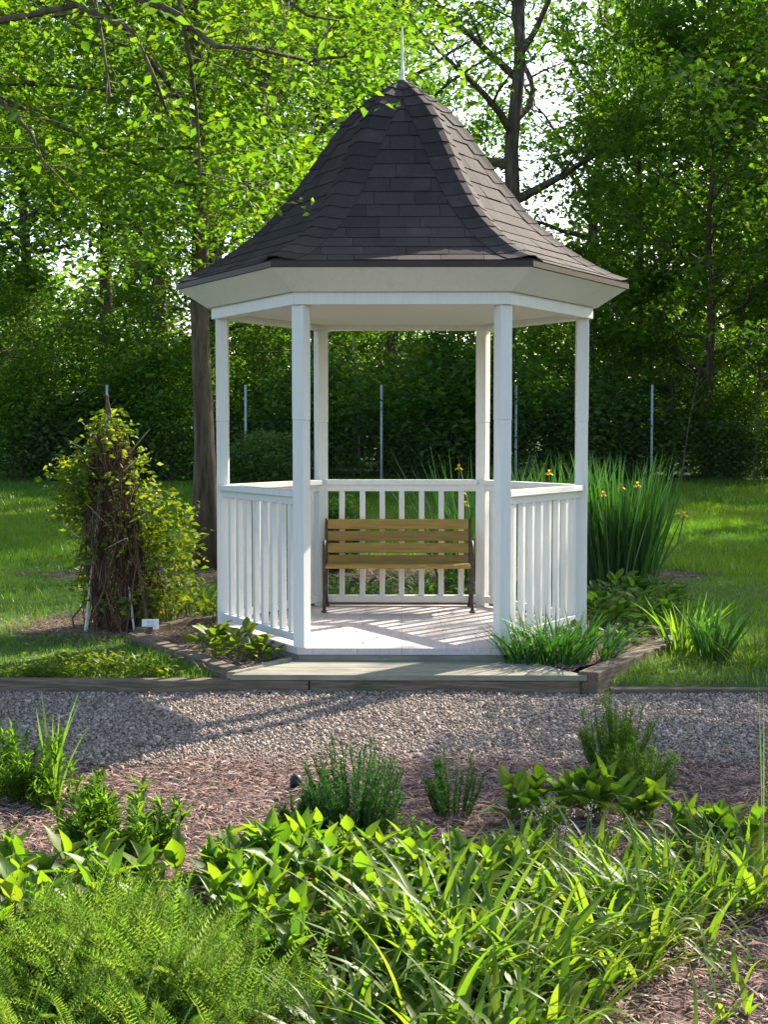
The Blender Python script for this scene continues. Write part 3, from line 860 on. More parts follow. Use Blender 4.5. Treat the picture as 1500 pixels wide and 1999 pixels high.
for m, px, d, rz, sc in [
    (wB, -120, 35, 20, .95), (wC, 60, 38, 130, .95), (wE, 330, 38, 250, .9), (wE, 500, 36, 310, .9), (wC, 760, 38, 15, .95), 
    (wD, 1500, 36, 160, 1.0), (wB, 1640, 35, 220, 1.0), 
    (wE, 400, 49, 66, 1.1), (wC, 620, 47, 99, 1.0), (wD, 1450, 50, 198, 1.0),
    (wE, 1130, 56, 13, 1.2), (wD, 430, 57, 71, 1.35), (wB, 680, 58, 140, 1.3), (wD, 1390, 58, 290, 1.3),  
    (wB, -80, 47, 11, 1.1), (wC, 1620, 50, 47, 1.1),
    (wC, 1300, 62, 208, 1.1), (wB, 1640, 64, 241, 1.2)]:
    wt(m, px, d, rz, sc)

for k, (m, px_, d, rz, sc) in enumerate([(wD, 30, 33.6, 10, .36), (wD, 300, 34.2, 200, .40), (wD, 590, 35.5, 33, .42), (wD, 850, 35, 250, .38), (wD, 1160, 35.4, 90, .42), (wB, 1310, 34.3, 210, .30), (wD, 1480, 34.2, 300, .38)]):
    wt(m, px_, d, rz, sc, 'small light green understory tree just behind the wire fence' if m is wD else 'small dense dark understory tree behind the fence, next to a grey trunk', 'light understory trees' if m is wD else None)
# leafy tree just beyond the right edge, boughs reaching into view
tR = tree_meshes(41, 'leaf_bright', .15, 15, .34, 'bark', H=11, r0=.17, h0=2.8, L1=3.9, n1=20, n2=5, n3=4, elev=(-5, 50), droop=.1, lean=(-.03, 0))
plant_tree(tR, (9.3, 14.6, gz(7, 14.6)), R(15), .9, label='fresh green tree on the lawn edge with drooping boughs beyond the iris clump', name='lawn_tree')
# a tree standing left of the view whose boughs hang into the picture
def overhang():
    r = np.random.default_rng(45); e = empty('overhanging_tree', (-4.4, -1.6, 0), 'tree beside the path whose thin boughs hang in front of the canopy', 'tree')
    B = Vector((-4.4, -1.6, 0))
    MB().tube([(0, 0, -.1), (.05, 0, 1.5), (.0, .05, 3.2), (.15, 0, 4.6), (.1, 0, 6.0)], [.20, .15, .13, .10, .06], 10).build('trunk', M['bark'], e, smooth=True)
    mb = MB(); tips = []
    start = [Vector((.08, 0, 4.0)), Vector((.15, 0, 4.6)), Vector((.12, 0, 5.2))]
    runs = [(0, [(-200, -60), (0, 40), (150, 10), (260, 60), (305, 160), (330, 230)], .028), (1, [(-100, -150), (170, -40), (330, 20), (420, 90), (500, 95), (600, 118), (680, 110)], .028),
            (2, [(0, -220), (340, -120), (352, 20), (372, 120), (385, 230), (392, 350)], .022), (0, [(-250, 50), (-60, 130), (60, 260), (90, 330)], .022), (1, [(0, -120), (180, -30), (200, 80), (215, 190)], .018), (2, [(100, -200), (480, -60), (600, 30), (660, 40)], .02)]
    for b, pts, r0 in runs:
        P = [start[b]]
        for k, (px_, py_) in enumerate(pts):
            P.append(Vector(AT(px_, py_, -2.0 + .25 * math.sin(k * 1.3 + b))) - B)
        n = len(P); mb.tube(P, [r0 * (1 - .85 * k / (n - 1)) + .003 for k in range(n)], 6)
        for k in range(2, n - 1):
            for q in range(5):
                u = r.random(); p = P[k].lerp(P[k + 1], u); d = Vector((r.normal(0, .22), r.normal(0, .3), r.normal(-.06, .14))); t = p + d
                mb.tube([p, (p + t) / 2 + Vector((0, 0, .03)), t], [.005, .004, .002], 4)
                if r.random() < .62: tips += [t, (p + t) / 2] if r.random() < .5 else [t]
    mb.build('boughs', M['bark'], e)
    tips.append(Vector(AT(735, 195, -2.0)) - B)
    V, Fc, v = leaves_at(np.array([tuple(t) for t in tips]), 9, .075, .062, r)
    o = link('crown', fmesh('crown', V, Fc, M['leaf_bright'], v), e); o['kind'] = 'stuff'
overhang()
# shade trees outside the picture to the right
plant_tree(wB, (5.35, .5, .12), R(120), .42, .27, label='bushy tree standing on the side lawn, shading the gravel path', group='side lawn shade trees', name='shade_tree')
plant_tree(wB, (19.5, 21, .5), R(20), .95, label='tall tree on the far side lawn, casting shade across the lawn', group='far side lawn shade trees', name='shade_tree')
plant_tree(wC, (15.0, 16, .45), R(77), .75, label='tall tree on the far side lawn, casting shade across the lawn', group='far side lawn shade trees', name='shade_tree')
plant_tree(wB, (24, 14, .4), R(200), .95, label='tall tree on the far side lawn, casting shade across the lawn', group='far side lawn shade trees', name='shade_tree')

# shrubs and undergrowth along the woodland edge
def shrub_meshes(seed, rad, h, nl, size, leaf, clump=.22, stems=9, core=0.35):
    r = np.random.default_rng(seed); rr = random.Random(seed)
    n = nl // 14
    u = r.normal(size=(n, 3)); u /= np.linalg.norm(u, axis=1, keepdims=True)
    u *= (r.uniform(core ** 3, 1, n) ** (1 / 3))[:, None]
    bump = 1 + .22 * np.sin(u[:, 0] * 5 + seed) * np.cos(u[:, 1] * 4) + .12 * np.sin(u[:, 2] * 7)
    P = u * np.array([rad, rad, h / 2])[None, :] * bump[:, None] + np.array([0, 0, h * .52])
    P[:, 2] = np.maximum(P[:, 2], .05)
    V, Fc, v = leaves_at(P, 14, clump, size, r, flat=.7, droop=.2, upn=.7)
    V[:, 2] = np.maximum(V[:, 2], 0.0)
    mb = MB()
    for k in range(stems):
        a = rr.uniform(0, 6.28); q = rad * rr.uniform(.2, .75)
        mb.tube([(0.06 * math.cos(a), .06 * math.sin(a), -.05), (q * .4 * math.cos(a), q * .4 * math.sin(a), h * .4), (q * math.cos(a), q * math.sin(a), h * .8)], [.022, .015, .005], 5, cap=False)
    return pmesh('stems', mb.V, mb.F, M['bark']), fmesh('foliage', V, Fc, M[leaf], v)
def put_shrub(me, loc, rz, sc, label, group=None, name='shrub', cat='shrub', sz=None):
    e = empty(name, loc, label, cat, group, rz); e.scale = (sc, sc, sz or sc)
    link('stems', me[0], e); o = link('foliage', me[1], e); o['kind'] = 'stuff'
    return e
sA = shrub_meshes(51, 1.6, 3.2, 9000, .13, 'leaf_forest', .28, core=.2)
sB = shrub_meshes(52, 1.3, 2.2, 8000, .11, 'leaf_shrub', .24)
sC = shrub_meshes(53, 1.5, 4.4, 7500, .14, 'leaf_bright', .36, core=.15)
def ul(me, row):
    return {id(sA): 'broad mid green shrub', id(sB): 'low dark small leaved shrub', id(sC): 'tall light green sapling'}[id(me)] + (' pressed against the back of the wire fence', ' a few steps behind the wire fence', ' among the trunks deep in the woods', ' at the far side of the woods')[row]
ULAB = 'tangled undergrowth shrub along the woodland edge behind the wire fence'
UG = 'undergrowth behind the fence'
for k in range(13):
    x = -12.5 + k * 2.05 + rnd.uniform(-.8, .8); y = FY + 1.2 + rnd.uniform(0, .9)
    me_ = (sB, sA)[k % 2] if k % 3 else sB; put_shrub(me_, (x, y, gz(x, y) - .1), rnd.uniform(0, 6.28), rnd.choice((.55, .7, .85, 1.0, 1.15)), ul(me_, 0), ul(me_, 0))
for k in range(15):
    x = -13.5 + k * 1.95 + rnd.uniform(-.4, .4); y = FY + 4 + rnd.uniform(0, 1.8)
    me_ = (sA, sC, sA)[k % 3]; put_shrub(me_, (x, y, gz(x, y) - .1), rnd.uniform(0, 6.28), rnd.choice((.5, .62, .75, .9)), ul(me_, 1), ul(me_, 1))
for k in range(12):
    x = -20 + k * 3.6 + rnd.uniform(-.5, .5); y = FY + 11 + rnd.uniform(0, 5)
    me_ = (sA, sC)[k % 2]; put_shrub(me_, (x, y, gz(x, y) - .1), rnd.uniform(0, 6.28), rnd.uniform(1.2, 1.7), ul(me_, 2), ul(me_, 2))
for k in range(9):
    x = -24 + k * 6.0 + rnd.uniform(-.5, .5); y = FY + 32 + rnd.uniform(0, 5)
    me_ = (sA, sC)[k % 2]; put_shrub(me_, (x, y, gz(x, y) - .1), rnd.uniform(0, 6.28), rnd.uniform(1.8, 2.4), ul(me_, 3), ul(me_, 3))
for px_, yy, sc in ((40, 22.0, .75), (270, 22.6, .85), (330, 21.9, .55), (1440, 22.2, .6)):
    x = AT(px_, 900, yy)[0]
    put_shrub(sC, (x, yy, gz(x, yy) - .1), px_, sc, 'young light green leafy sapling showing above the wire fence', 'young saplings showing above the fence')
# clipped round shrub seen between the gazebo posts
sR = shrub_meshes(55, .72, 1.28, 14000, .06, 'leaf_shrub', .08, core=.7)
p = AT(523, 945, 16.0)
put_shrub(sR, (p[0], 16.0, gz(p[0], 16) - .03), 0, 1.0, 'rounded clipped evergreen shrub on the lawn seen between two gazebo posts')
sS = shrub_meshes(56, .30, .55, 4000, .05, 'cover', .08, core=.3)
p = AT(655, 1060, 4.4)
put_shrub(sS, (p[0], 4.4, gz(p[0], 4.4)), 0, 1.0, 'small leafy green bush behind the bench and rear railing', sz=1.35)

# thin pale saplings along the fence
for k, (px_, yy, hh, ln) in enumerate([(705, 22.0, 3.4, -.06), (690, 22.4, 2.6, .05), (1110, 22.0, 3.0, .10), (1474, 21.6, 2.2, .02), (100, 22.3, 3.2, .04), (880, 22.2, 2.8, -.12), (1330, 21.8, 2.6, .14), (300, 22.1, 2.4, -.1), (560, 22.2, 2.6, .1)]):
    x = AT(px_, 930, yy)[0]; rr = random.Random(500 + k)
    e = empty('sapling', (x, yy, gz(x, yy) - .03), 'thin pale bare sapling stem rising through the undergrowth by the fence', 'sapling', 'bare saplings by the fence')
    P = [Vector((ln * u * hh + rr.uniform(-.06, .06) * (u > 0), rr.uniform(-.05, .05), u * hh)) for u in (0, .25, .5, .75, 1)]
    MB().tube(P, [.026, .022, .018, .013, .006], 6).build('stem', M['bark_grey'], e, smooth=True)
    mb = MB()
    for q in range(9):
        u = rr.uniform(.15, .95); b = P[int(u * 4)].lerp(P[min(int(u * 4) + 1, 4)], u * 4 % 1); t = b + Vector((rr.uniform(-.5, .5), rr.uniform(-.3, .3), rr.uniform(.1, .6)))
        mb.tube([b, b.lerp(t, .5) + Vector((0, 0, .05)), t], [.008, .006, .003], 4, cap=False)
    mb.build('twigs', M['bark_grey'], e)

# ------------------------------------------------------------------ vine covered trellis
tx, ty, tz = GL(238, 1228)
tre = empty('vine_trellis', (tx, ty, tz), 'tall pointed trellis smothered in brown dead stems and yellow green vine', 'trellis')
TH = 1.72
for k, (ax_, ay_) in enumerate(((-.26, -.2), (.26, -.2), (.22, .24), (-.24, .24))):
    MB().tube([(ax_, ay_, -.1), (ax_ * .5 - .03, ay_ * .5, TH * .55), (-.10, 0, TH * (1.0 + .03 * k))], [.017, .015, .013], 6).build('stake', M['stake' if k == 0 else 'timber'], tre)
def cone_pts(n, r, rmin=.0, zmax=1.55, zmin=0.02, rad=.29, top=.05):
    z = zmin + (zmax - zmin) * r.random(n) ** 1.15; a = r.uniform(0, 2 * math.pi, n)
    w = (top + (rad - top) * np.clip(1 - z / TH, 0, 1) ** .55) * np.sqrt(r.uniform(rmin, 1, n)); w *= np.where(z < .3, .9, 1) * (1 + .22 * np.sin(a * 3 + z * 4) + .12 * np.sin(a * 7 - z * 9))
    return np.stack([w * np.cos(a) - .10 * z / TH, w * np.sin(a), z], 1)
r = np.random.default_rng(61)
n = 6500; P = cone_pts(n, r, .25, 1.5)
d = np.stack([r.normal(0, .35, n), r.normal(0, .35, n), r.choice([-1, 1], n) * np.ones(n)], 1)
s = r.uniform(.04, .14, n)
fr = frames(d, r.normal(size=(n, 3)))[:, :, [1, 0, 2]] * np.stack([s, s * .35, s * .35], 1)[:, None, :]
V, Fc = scatter(CHIP_V, CHIP_F, P, fr)
o = link('dead_stems', fmesh('dead_stems', V, Fc, M['thatch'], np.repeat(r.uniform(0, 1, n), 4)), tre); o['kind'] = 'stuff'
mb = MB()
for k in range(9):                            # woody stems winding up the stakes
    a = r.uniform(0, 6.28); w = r.uniform(.4, 1.6) * r.choice([-1, 1]); zt = r.uniform(.8, 1.65); P = []
    for j in range(9):
        u = j / 8; z = u * zt; q = (.06 + .27 * max(0, 1 - z / TH) ** .55) * r.uniform(.9, 1.2); P.append((q * math.cos(a + w * u) - .10 * z / TH, q * math.sin(a + w * u), z))
    mb.tube(P, [.008 - .005 * j / 8 for j in range(9)], 5)
mb.build('woody_stems', M['dead_stem'], tre)
cl = []
for k in range(105):                          # leafy side towards the gazebo
    z = r.uniform(.08, 1.05); w = .16 + .30 * math.sin(min(z, 1.0) * 2.6); cl.append((.14 + r.uniform(.0, w), r.uniform(-.22, .22), z))
for k in range(60):                           # shoulder and crown
    z = r.uniform(.95, 1.68); q = (1.85 - z) * .42; a = r.uniform(0, 6.28); cl.append((q * math.cos(a) - .07, q * math.sin(a) * .8, z))
for k in range(60):
    z = r.uniform(.9, 1.35); cl.append((-.20 - r.uniform(0, .30), r.uniform(-.2, .2), z))
for k in range(26):
    cl.append((-.22 - r.uniform(0, .1), r.uniform(-.2, .2), r.uniform(.3, .9)))
for k in range(16):
    a = r.uniform(3.3, 6.1); z = r.uniform(.1, 1.2); q = .30 * (1.15 - z * .45); cl.append((q * math.cos(a), q * math.sin(a), z))
V, Fc, v = leaves_at(np.array(cl), 17, .060, .050, r, flat=1, droop=.2, upn=.5)
o = link('vine_leaves', fmesh('vine_leaves', V, Fc, M['leaf_vine'], v), tre); o['kind'] = 'stuff'
mb = MB()
for k in range(16):
    a = r.uniform(0, 6.28); z = r.uniform(.6, 1.5); q = (1.8 - z) * .38; dx = -1 if k % 3 else 1
    p0 = Vector((q * .4 * math.cos(a) - .05, q * .4 * math.sin(a), z)); p1 = p0 + Vector((dx * r.uniform(.1, .3), r.uniform(-.1, .1), r.uniform(.05, .22))); p2 = p1 + Vector((dx * r.uniform(.02, .14), 0, r.uniform(.0, .16)))
    mb.tube([p0, p1, p2], [.004, .003, .0015], 5)
mb.build('bare_shoots', M['stake'], tre)
# thin white garden stake and the plant sign
px_, py_, pz_ = GL(268, 1232)
o = MB().tube([(0, 0, -.05), (-.035, .03, .22), (-.06, .05, .36)], [.009, .009, .008], 6).build('garden_stake', M['sign_white']); o.location = (px_, py_ - .1, pz_)
tag(o, 'thin pale garden stake leaning at the foot of the vine trellis', 'stake')
sg = empty('plant_sign', (G(293, 1240, .1)[0], G(293, 1240, .1)[1], .1), 'small white plant name sign on a stake in the bed', 'sign', rz=R(4))
q = MB().box((0, 0, .085), (.132, .006, .082)).build('sign_plate', M['sign_white'], sg, .002); q.rotation_euler = (R(-12), 0, 0)
for k, (w, zz) in enumerate(((.07, .108), (.055, .095), (.065, .078), (.08, .064))):
    MB().box((0.002, -.0042, zz), (w, .001, .0045)).build('print_line', M['print'], q)
MB().tube([(0, .006, -.08), (0, .008, .05)], .006, 6).build('sign_stake', M['black'], sg)

# ------------------------------------------------------------------ strap leaved clumps (joined blades)
def blade_arrays(r, n, rad, h, w, lean=.35, arch=.25, seg=5):
    V = []; Fc = []; vv = []
    for k in range(n):
        a = r.uniform(0, 6.28); q = rad * math.sqrt(r.random()); bx_, by_ = q * math.cos(a), q * math.sin(a)
        az = a + r.normal(0, .8); L = h * r.uniform(.6, 1.1); ln = lean * (q / rad + .25) * r.uniform(.3, 1.2); ar = arch * r.uniform(0, 1.5)
        fa = r.uniform(0, 3.14); b0 = len(V); c_, s_ = math.cos(az), math.sin(az); fx_, fy_ = math.cos(fa), math.sin(fa); ww = w * r.uniform(.7, 1.25)
        for j in range(seg + 1):
            u = j / seg; out = L * (ln * u + ar * u * u); z = L * (u - .35 * ar * u * u)
            wd = ww * (1 - u ** 2.2) * (.6 + .8 * min(u * 3, 1) * .5)
            x, y = bx_ + c_ * out, by_ + s_ * out
            V.append((x - fx_ * wd, y - fy_ * wd, z)); V.append((x + fx_ * wd, y + fy_ * wd, z))
        t = r.random()
        for j in range(seg):
            Fc.append((b0 + 2 * j, b0 + 2 * j + 1, b0 + 2 * j + 3, b0 + 2 * j + 2)); vv.append(t)
    return np.array(V), np.array(Fc), np.array(vv)
def strap_clump(loc, n, rad, h, w, label, group=None, name='iris_clump', cat='plant', mat='iris', seed=1, flowers=(), **kw):
    r = np.random.default_rng(seed)
    e = empty(name, loc, label, cat, group)
    V, Fc, vv = blade_arrays(r, n, rad, h, w, **kw)
    o = link('blades', fmesh('blades', V, Fc, M[mat], vv), e); o['kind'] = 'stuff'
    for fx_, fy_, fz_ in flowers:
        flower(e, (fx_, fy_, fz_))
    return e
PET_V = [(0, 0, 0), (-.022, .02, .012), (-.026, .045, .004), (0, .062, -.014), (.026, .045, .004), (.022, .02, .012)]
def flower(parent, p):
    V = []; Fc = []
    for k in range(6):
        a = k * math.pi / 3; up = 1 if k % 2 else 0; c_, s_ = math.cos(a), math.sin(a); b = len(V); f = .75 if up else 1.0
        for x, y, z in PET_V:
            x, y, z = x * .72, y * .72, z * .72
            y2, z2 = (y * .45 * f, z + y * .95) if up else (y, z - y * .35)
            V.append((p[0] + x * f * c_ - y2 * s_, p[1] + x * f * s_ + y2 * c_, p[2] + z2))
        Fc += [(b, b + 1, b + 2, b + 3), (b, b + 3, b + 4, b + 5)]
    fl = link('flower', pmesh('flower', V, Fc, M['yellow_petal'], True), parent)
    MB().tube([(p[0] * .5, p[1] * .5, .1), (p[0] * .9, p[1] * .9, p[2] * .6), (p[0], p[1], p[2])], .007, 5).build('flower_stem', M['plant_stem'], fl)
ix, iy, iz = GL(1205, 1145)
strap_clump((ix, iy, iz), 420, .36, 1.28, .014, 'big dense clump of tall iris blades with yellow flowers beside the railing', seed=71, lean=.23, arch=.10,
            flowers=((.12, -.45, 1.02), (-.2, -.4, .93), (-.03, -.42, 1.0), (.62, -.2, .72)))
ix, iy, iz = GL(1085, 1140)
strap_clump((ix, iy, iz), 260, .36, 1.26, .014, 'tall iris clump directly behind the gazebo railing, next to the biggest iris clump', seed=72, lean=.22, arch=.10, flowers=((-.1, -.3, 1.12), (.2, -.3, 1.0)))
ix, iy, iz = GL(925, 1135)
strap_clump((ix, iy, iz), 130, .36, 1.30, .014, 'loose iris clump with yellow blooms seen through the rear railing behind the bench', seed=73, lean=.45, arch=.16,
            flowers=((-.13, -.25, .92), (-.16, -.2, 1.16), (-.10, -.3, .80), (.20, -.25, .86)))
# strappy clumps in the bed and at its right corner
x, y, _ = G(1085, 1296, .1)
strap_clump((x, y, .1), 150, .20, .40, .010, 'thick clump of dark strappy leaves at the foot of the gazebo post beside the step', seed=74, lean=.38, arch=.40, name='strappy_clump')
x, y, _ = G(1020, 1300, .1)
strap_clump((x, y + .03, .1), 70, .12, .36, .010, 'small tuft of narrow leaves at the edge of the step', seed=174, lean=.5, arch=.45, name='strappy_clump')
x, y, _ = G(1150, 1288, .1)
strap_clump((x, y, .1), 90, .2, .30, .009, 'low tuft of flopping pale leaves beside the sunlit bed timber', seed=75, lean=.9, arch=.5, name='strappy_clump', mat='blade_pale' if 'blade_pale' in M else 'iris')
x, y, z = GL(1335, 1272)
strap_clump((x, y, z), 60, .12, .46, .012, 'upright fresh green strappy clump outside the end of the sunlit timber', seed=76, lean=.4, arch=.4, name='strappy_clump', mat='feather')
x, y, z = GL(1395, 1288)
strap_clump((x, y, z), 70, .13, .44, .013, 'broad dark green strappy clump beyond the end of the sunlit timber', seed=77, lean=.35, arch=.3, name='strappy_clump')
x, y, z = GL(1480, 1300)
strap_clump((x, y, z), 60, .2, .30, .008, 'ragged pale grass tuft at the lawn corner by the path', seed=78, lean=.6, arch=.4, name='grass_tuft', mat='feather')
x, y, z = GL(400, 1190)
strap_clump((x, y, z), 60, .16, .32, .010, 'yellow green strappy tuft at the foot of the gazebo corner facing the vine trellis', seed=79, lean=.6, arch=.5, name='strappy_clump', mat='leaf_vine')

# leafy ground cover (small leaves, joined per plant)
BL_V = [(0, 0, 0), (-.2, .2, .05), (-.27, .45, .06), (-.16, .75, .02), (0, 1, -.10), (.16, .75, .02), (.27, .45, .06), (.2, .2, .05), (0, .45, -.02)]
BL_F = [(0, 8, 1), (1, 8, 2), (2, 8, 3), (3, 8, 4), (4, 8, 5), (5, 8, 6), (6, 8, 7), (7, 8, 0)]
def leafy(loc, n, rad, h, size, label, group=None, name='leafy_plant', mat='cover', seed=1, up=.5):
    r = np.random.default_rng(seed); e = empty(name, loc, label, 'plant', group)
    a = r.uniform(0, 6.28, n); q = rad * np.sqrt(r.random(n)); z = h * (1 - .6 * (q / rad) ** 2) * r.uniform(.35, 1.0, n)
    P = np.stack([q * np.cos(a), q * np.sin(a), z], 1)
    az = a + r.normal(0, .9, n); d = np.stack([np.cos(az), np.sin(az), r.normal(up, .4, n)], 1)
    upv = np.stack([r.normal(0, .3, n), r.normal(0, .3, n), np.ones(n)], 1)
    m = frames(d, upv) * (size * r.uniform(.6, 1.3, n))[:, None, None]
    V, Fc = scatter(BL_V, BL_F, P, m)
    o = link('leaves', fmesh('leaves', V, Fc, M[mat], np.repeat(r.random(n), 8)), e); o['kind'] = 'stuff'
    mb = MB()
    for k in range(0, n, 4):
        p = P[k]; mb.tube([(p[0] * .5, p[1] * .5, 0), tuple(p)], [.005, .003], 4, cap=False)
    mb.build('stems', M['plant_stem'], e)
    return e
for k, (px_, py_, n, rad, h, sz) in enumerate([(415, 1275, 42, .14, .22, .12), (468, 1288, 46, .15, .22, .12), (520, 1290, 26, .10, .15, .10)]):
    x, y, _ = G(px_, py_, .1)
    leafy((x, y, .1), n, rad, h, sz, 'sunlit leafy bed plant below the railing next to the small white sign', 'bed plants below the railing near the sign', seed=81 + k, mat='leaf_vine')
for k, (px_, py_, n, rad, h, sz) in enumerate([(1175, 1225, 110, .25, .30, .13), (1255, 1215, 120, .27, .30, .13), (1210, 1190, 100, .25, .34, .13), (1290, 1190, 70, .2, .3, .12)]):
    x, y, _ = G(px_, py_, .12)
    leafy((x, y, .11), n, rad, h, sz, 'dark glossy leafy mound between the irises and the sunlit bed timber', 'leafy mounds below the irises', seed=91 + k)
for k in range(9):
    x = -.95 + k * .22; y = 2.3 + .25 * math.sin(k * 2.1)
    leafy((x, y, gz(x, y)), 46, .17, .22, .08, 'low green bed plant behind the rear railing', 'bed plants behind the gazebo', seed=101 + k)
for k, (px_, py_) in enumerate([(345, 1180), (380, 1160), (330, 1215), (415, 1215), (370, 1205)]):
    x, y, z = GL(px_, py_)
    leafy((x, y, z), 46, .16, .26, .07, 'small green weed growing between the vine trellis and gazebo', 'weeds by the trellis', seed=121 + k, mat='leaf_vine')

for k, (px_, py_) in enumerate([(1195, 1268), (1130, 1262), (1235, 1250)]):
    x, y, _ = G(px_, py_, .1)
    leafy((x, y, .1), 40, .13, .17, .085, 'small green bed plant between the strappy clump and the sunlit timber', 'small plants by the sunlit timber', seed=511 + k)
def fallen():
    r = np.random.default_rng(520); n = 150
    x = r.uniform(-2.6, 2.6, n); y = r.uniform(-4.6, -1.9, n); z = np.full(n, .018)
    f = r.random(n) < .12; x[f] = r.uniform(-.6, .6, f.sum()); y[f] = r.uniform(-1.0, .6, f.sum()); z[f] = FL + .004
    az = r.uniform(0, 6.28, n); d = np.stack([np.cos(az), np.sin(az), r.normal(0, .12, n)], 1)
    V, Fc = scatter(BL_V, BL_F, np.stack([x, y, z], 1), frames(d, np.tile([0, 0, 1.], (n, 1)) + r.normal(0, .2, (n, 3))) * (.038 * r.uniform(.5, 1.3, n))[:, None, None])
    o = link('fallen_leaves', fmesh('fallen_leaves', V, Fc, M['leaf_brown'], np.repeat(r.random(n), 8)))
    tag(o, 'dry brown leaves blown over the path, mulch and gazebo floor', 'leaves', kind='stuff')
fallen()
def tuft_cover():
    # pale low ground cover in the sunny patch left of the bed
    r = np.random.default_rng(131); n = 1500
    c = np.array([G(px_, py_, .07)[:2] for px_, py_ in ((110, 1312), (190, 1305), (250, 1300), (150, 1295), (290, 1318), (70, 1322))])
    i = r.integers(0, len(c), n); P = np.concatenate([c[i] + r.normal(size=(n, 2)) * [.16, .09], np.full((n, 1), .065)], 1)
    P[:, 2] += r.uniform(0, .07, n); P[:, 1] = np.maximum(P[:, 1], -1.66)
    az = r.uniform(0, 6.28, n); d = np.stack([np.cos(az), np.sin(az), r.normal(.3, .4, n)], 1)
    V, Fc = scatter(BL_V, BL_F, P, frames(d, np.tile([0, 0, 1.], (n, 1)) + r.normal(0, .3, (n, 3))) * (.042 * r.uniform(.6, 1.4, n))[:, None, None])
    o = link('ground_cover', fmesh('ground_cover', V, Fc, M['leaf_vine'], np.repeat(r.random(n), 8)))
    tag(o, 'sunny patch of small leafy ground cover between path timber and trellis', 'ground cover', kind='stuff')
tuft_cover()

# ------------------------------------------------------------------ foreground bed plants
def needle_plant(loc, stems, rad, h, label, group=None, seed=1, mat='feather_dark', nl=120, ll=.035, lw=.0022, lean=.25, name='feathery_plant', curl=.5):
    """upright stems clothed in narrow leaves"""
    r = np.random.default_rng(seed); e = empty(name, loc, label, 'plant', group)
    mb = MB(); P = []; D = []
    for k in range(stems):
        a = r.uniform(0, 6.28); q = rad * math.sqrt(r.random()); H = h * r.uniform(.55, 1.05) * (1 - .35 * (q / rad) ** 2)
        b = np.array([q * .6 * math.cos(a), q * .6 * math.sin(a), 0]); t = b + np.array([math.cos(a) * (q * .5 + lean * H * r.uniform(0, .6)), math.sin(a) * (q * .5 + lean * H * r.uniform(0, .6)), H])
        m = (b + t) / 2 + r.normal(0, .01, 3)
        mb.tube([tuple(b), tuple(m), tuple(t)], [.0035, .003, .0015], 4, cap=False)
        u = r.uniform(.12, 1, nl); pp = b[None] * ((1 - u) ** 2)[:, None] + 2 * (u * (1 - u))[:, None] * m[None] + (u ** 2)[:, None] * t[None]
        az = r.uniform(0, 6.28, nl); P.append(pp); D.append(np.stack([np.cos(az), np.sin(az), r.normal(.55, .35, nl) + u * .5], 1))
    P = np.concatenate(P); D = np.concatenate(D); n = len(P)
    TV = [(-.5, 0, 0), (.5, 0, 0), (-.8, .5, .06), (.8, .5, .06), (0, 1, -curl * .25)]; TF = [(0, 1, 3), (0, 3, 2), (2, 3, 4)]
    L = ll * r.uniform(.5, 1.3, n)
    m = frames(D, np.tile([0, 0, 1.], (n, 1)) + r.normal(0, .3, (n, 3))) * np.stack([np.full(n, lw), L, L], 1)[:, None, :]
    V, Fc = scatter(TV, TF, P, m)
    o = link('leaves', fmesh('leaves', V, Fc, M[mat], np.repeat(r.random(n), 3)), e); o['kind'] = 'stuff'
    mb.build('stems', M['plant_stem'], e)
    return e
def gp(px_, py_, z=0.0):
    q = G(px_, py_, z); return (q[0], q[1], z)
needle_plant(gp(690, 1640), 85, .20, .42, 'large dark feathery bush standing in the middle of the front mulch bed', seed=141, nl=150, ll=.034, lw=.0021)
needle_plant(gp(600, 1640), 36, .13, .22, 'low feathery bush beside the small black bed light', seed=142, nl=120)
needle_plant(gp(885, 1600), 26, .11, .32, 'thin upright feathery plant alone on the mulch near the path', seed=143, nl=120, ll=.03)
needle_plant(gp(1205, 1520), 50, .16, .42, 'tall pale feathery plant at the path edge before the sunlit timber', seed=144, nl=150, ll=.038, lw=.0022, mat='feather')
needle_plant(gp(1255, 1555), 34, .14, .26, 'short feathery plant beside the tall one at the path edge', seed=145, nl=130, mat='feather')
needle_plant(gp(55, 1560), 40, .20, .36, 'pale grey green bushy weed at the path edge', seed=146, nl=70, ll=.06, lw=.005, mat='feather')
needle_plant(gp(120, 1570), 20, .18, .18, 'low pale green weed below the tall thin stalk', seed=147, nl=60, ll=.055, lw=.005, mat='feather')
needle_plant(gp(235, 1690), 44, .22, .30, 'light green leafy stemmed plant on bare mulch behind broad leaves', seed=148, nl=60, ll=.075, lw=.008, mat='feather')
needle_plant(gp(790, 1660), 12, .10, .13, 'tiny feathery seedling tuft at the foot of the dark bush', seed=149, nl=50, mat='feather')
# tall thin stalk
st = empty('tall_stalk', gp(100, 1570), 'single tall thin grassy stalk rising above the path edge', 'plant')
V, Fc, vv = blade_arrays(np.random.default_rng(150), 9, .03, .50, .009, lean=.15, arch=.2)
link('blades', fmesh('blades', V, Fc, M['feather'], vv), st)['kind'] = 'stuff'
st2 = empty('tall_stalk', gp(1492, 1720), 'single hair thin stalk standing alone among the strap leaved clumps', 'plant')
V, Fc, vv = blade_arrays(np.random.default_rng(151), 2, .008, .85, .0016, lean=.02, arch=.05)
link('blades', fmesh('blades', V, Fc, M['feather'], vv), st2)['kind'] = 'stuff'
# small black fixture in the mulch
bl = lathe('bed_light', [(.012, -.04), (.012, .03), (.034, .04), (.037, .075), (.028, .10), (.008, .11)], M['black'], None, 12)
bl.scale = (.8, .8, .8); bl.location = gp(578, 1548); tag(bl, 'small black round bed light poking out of the mulch', 'light')

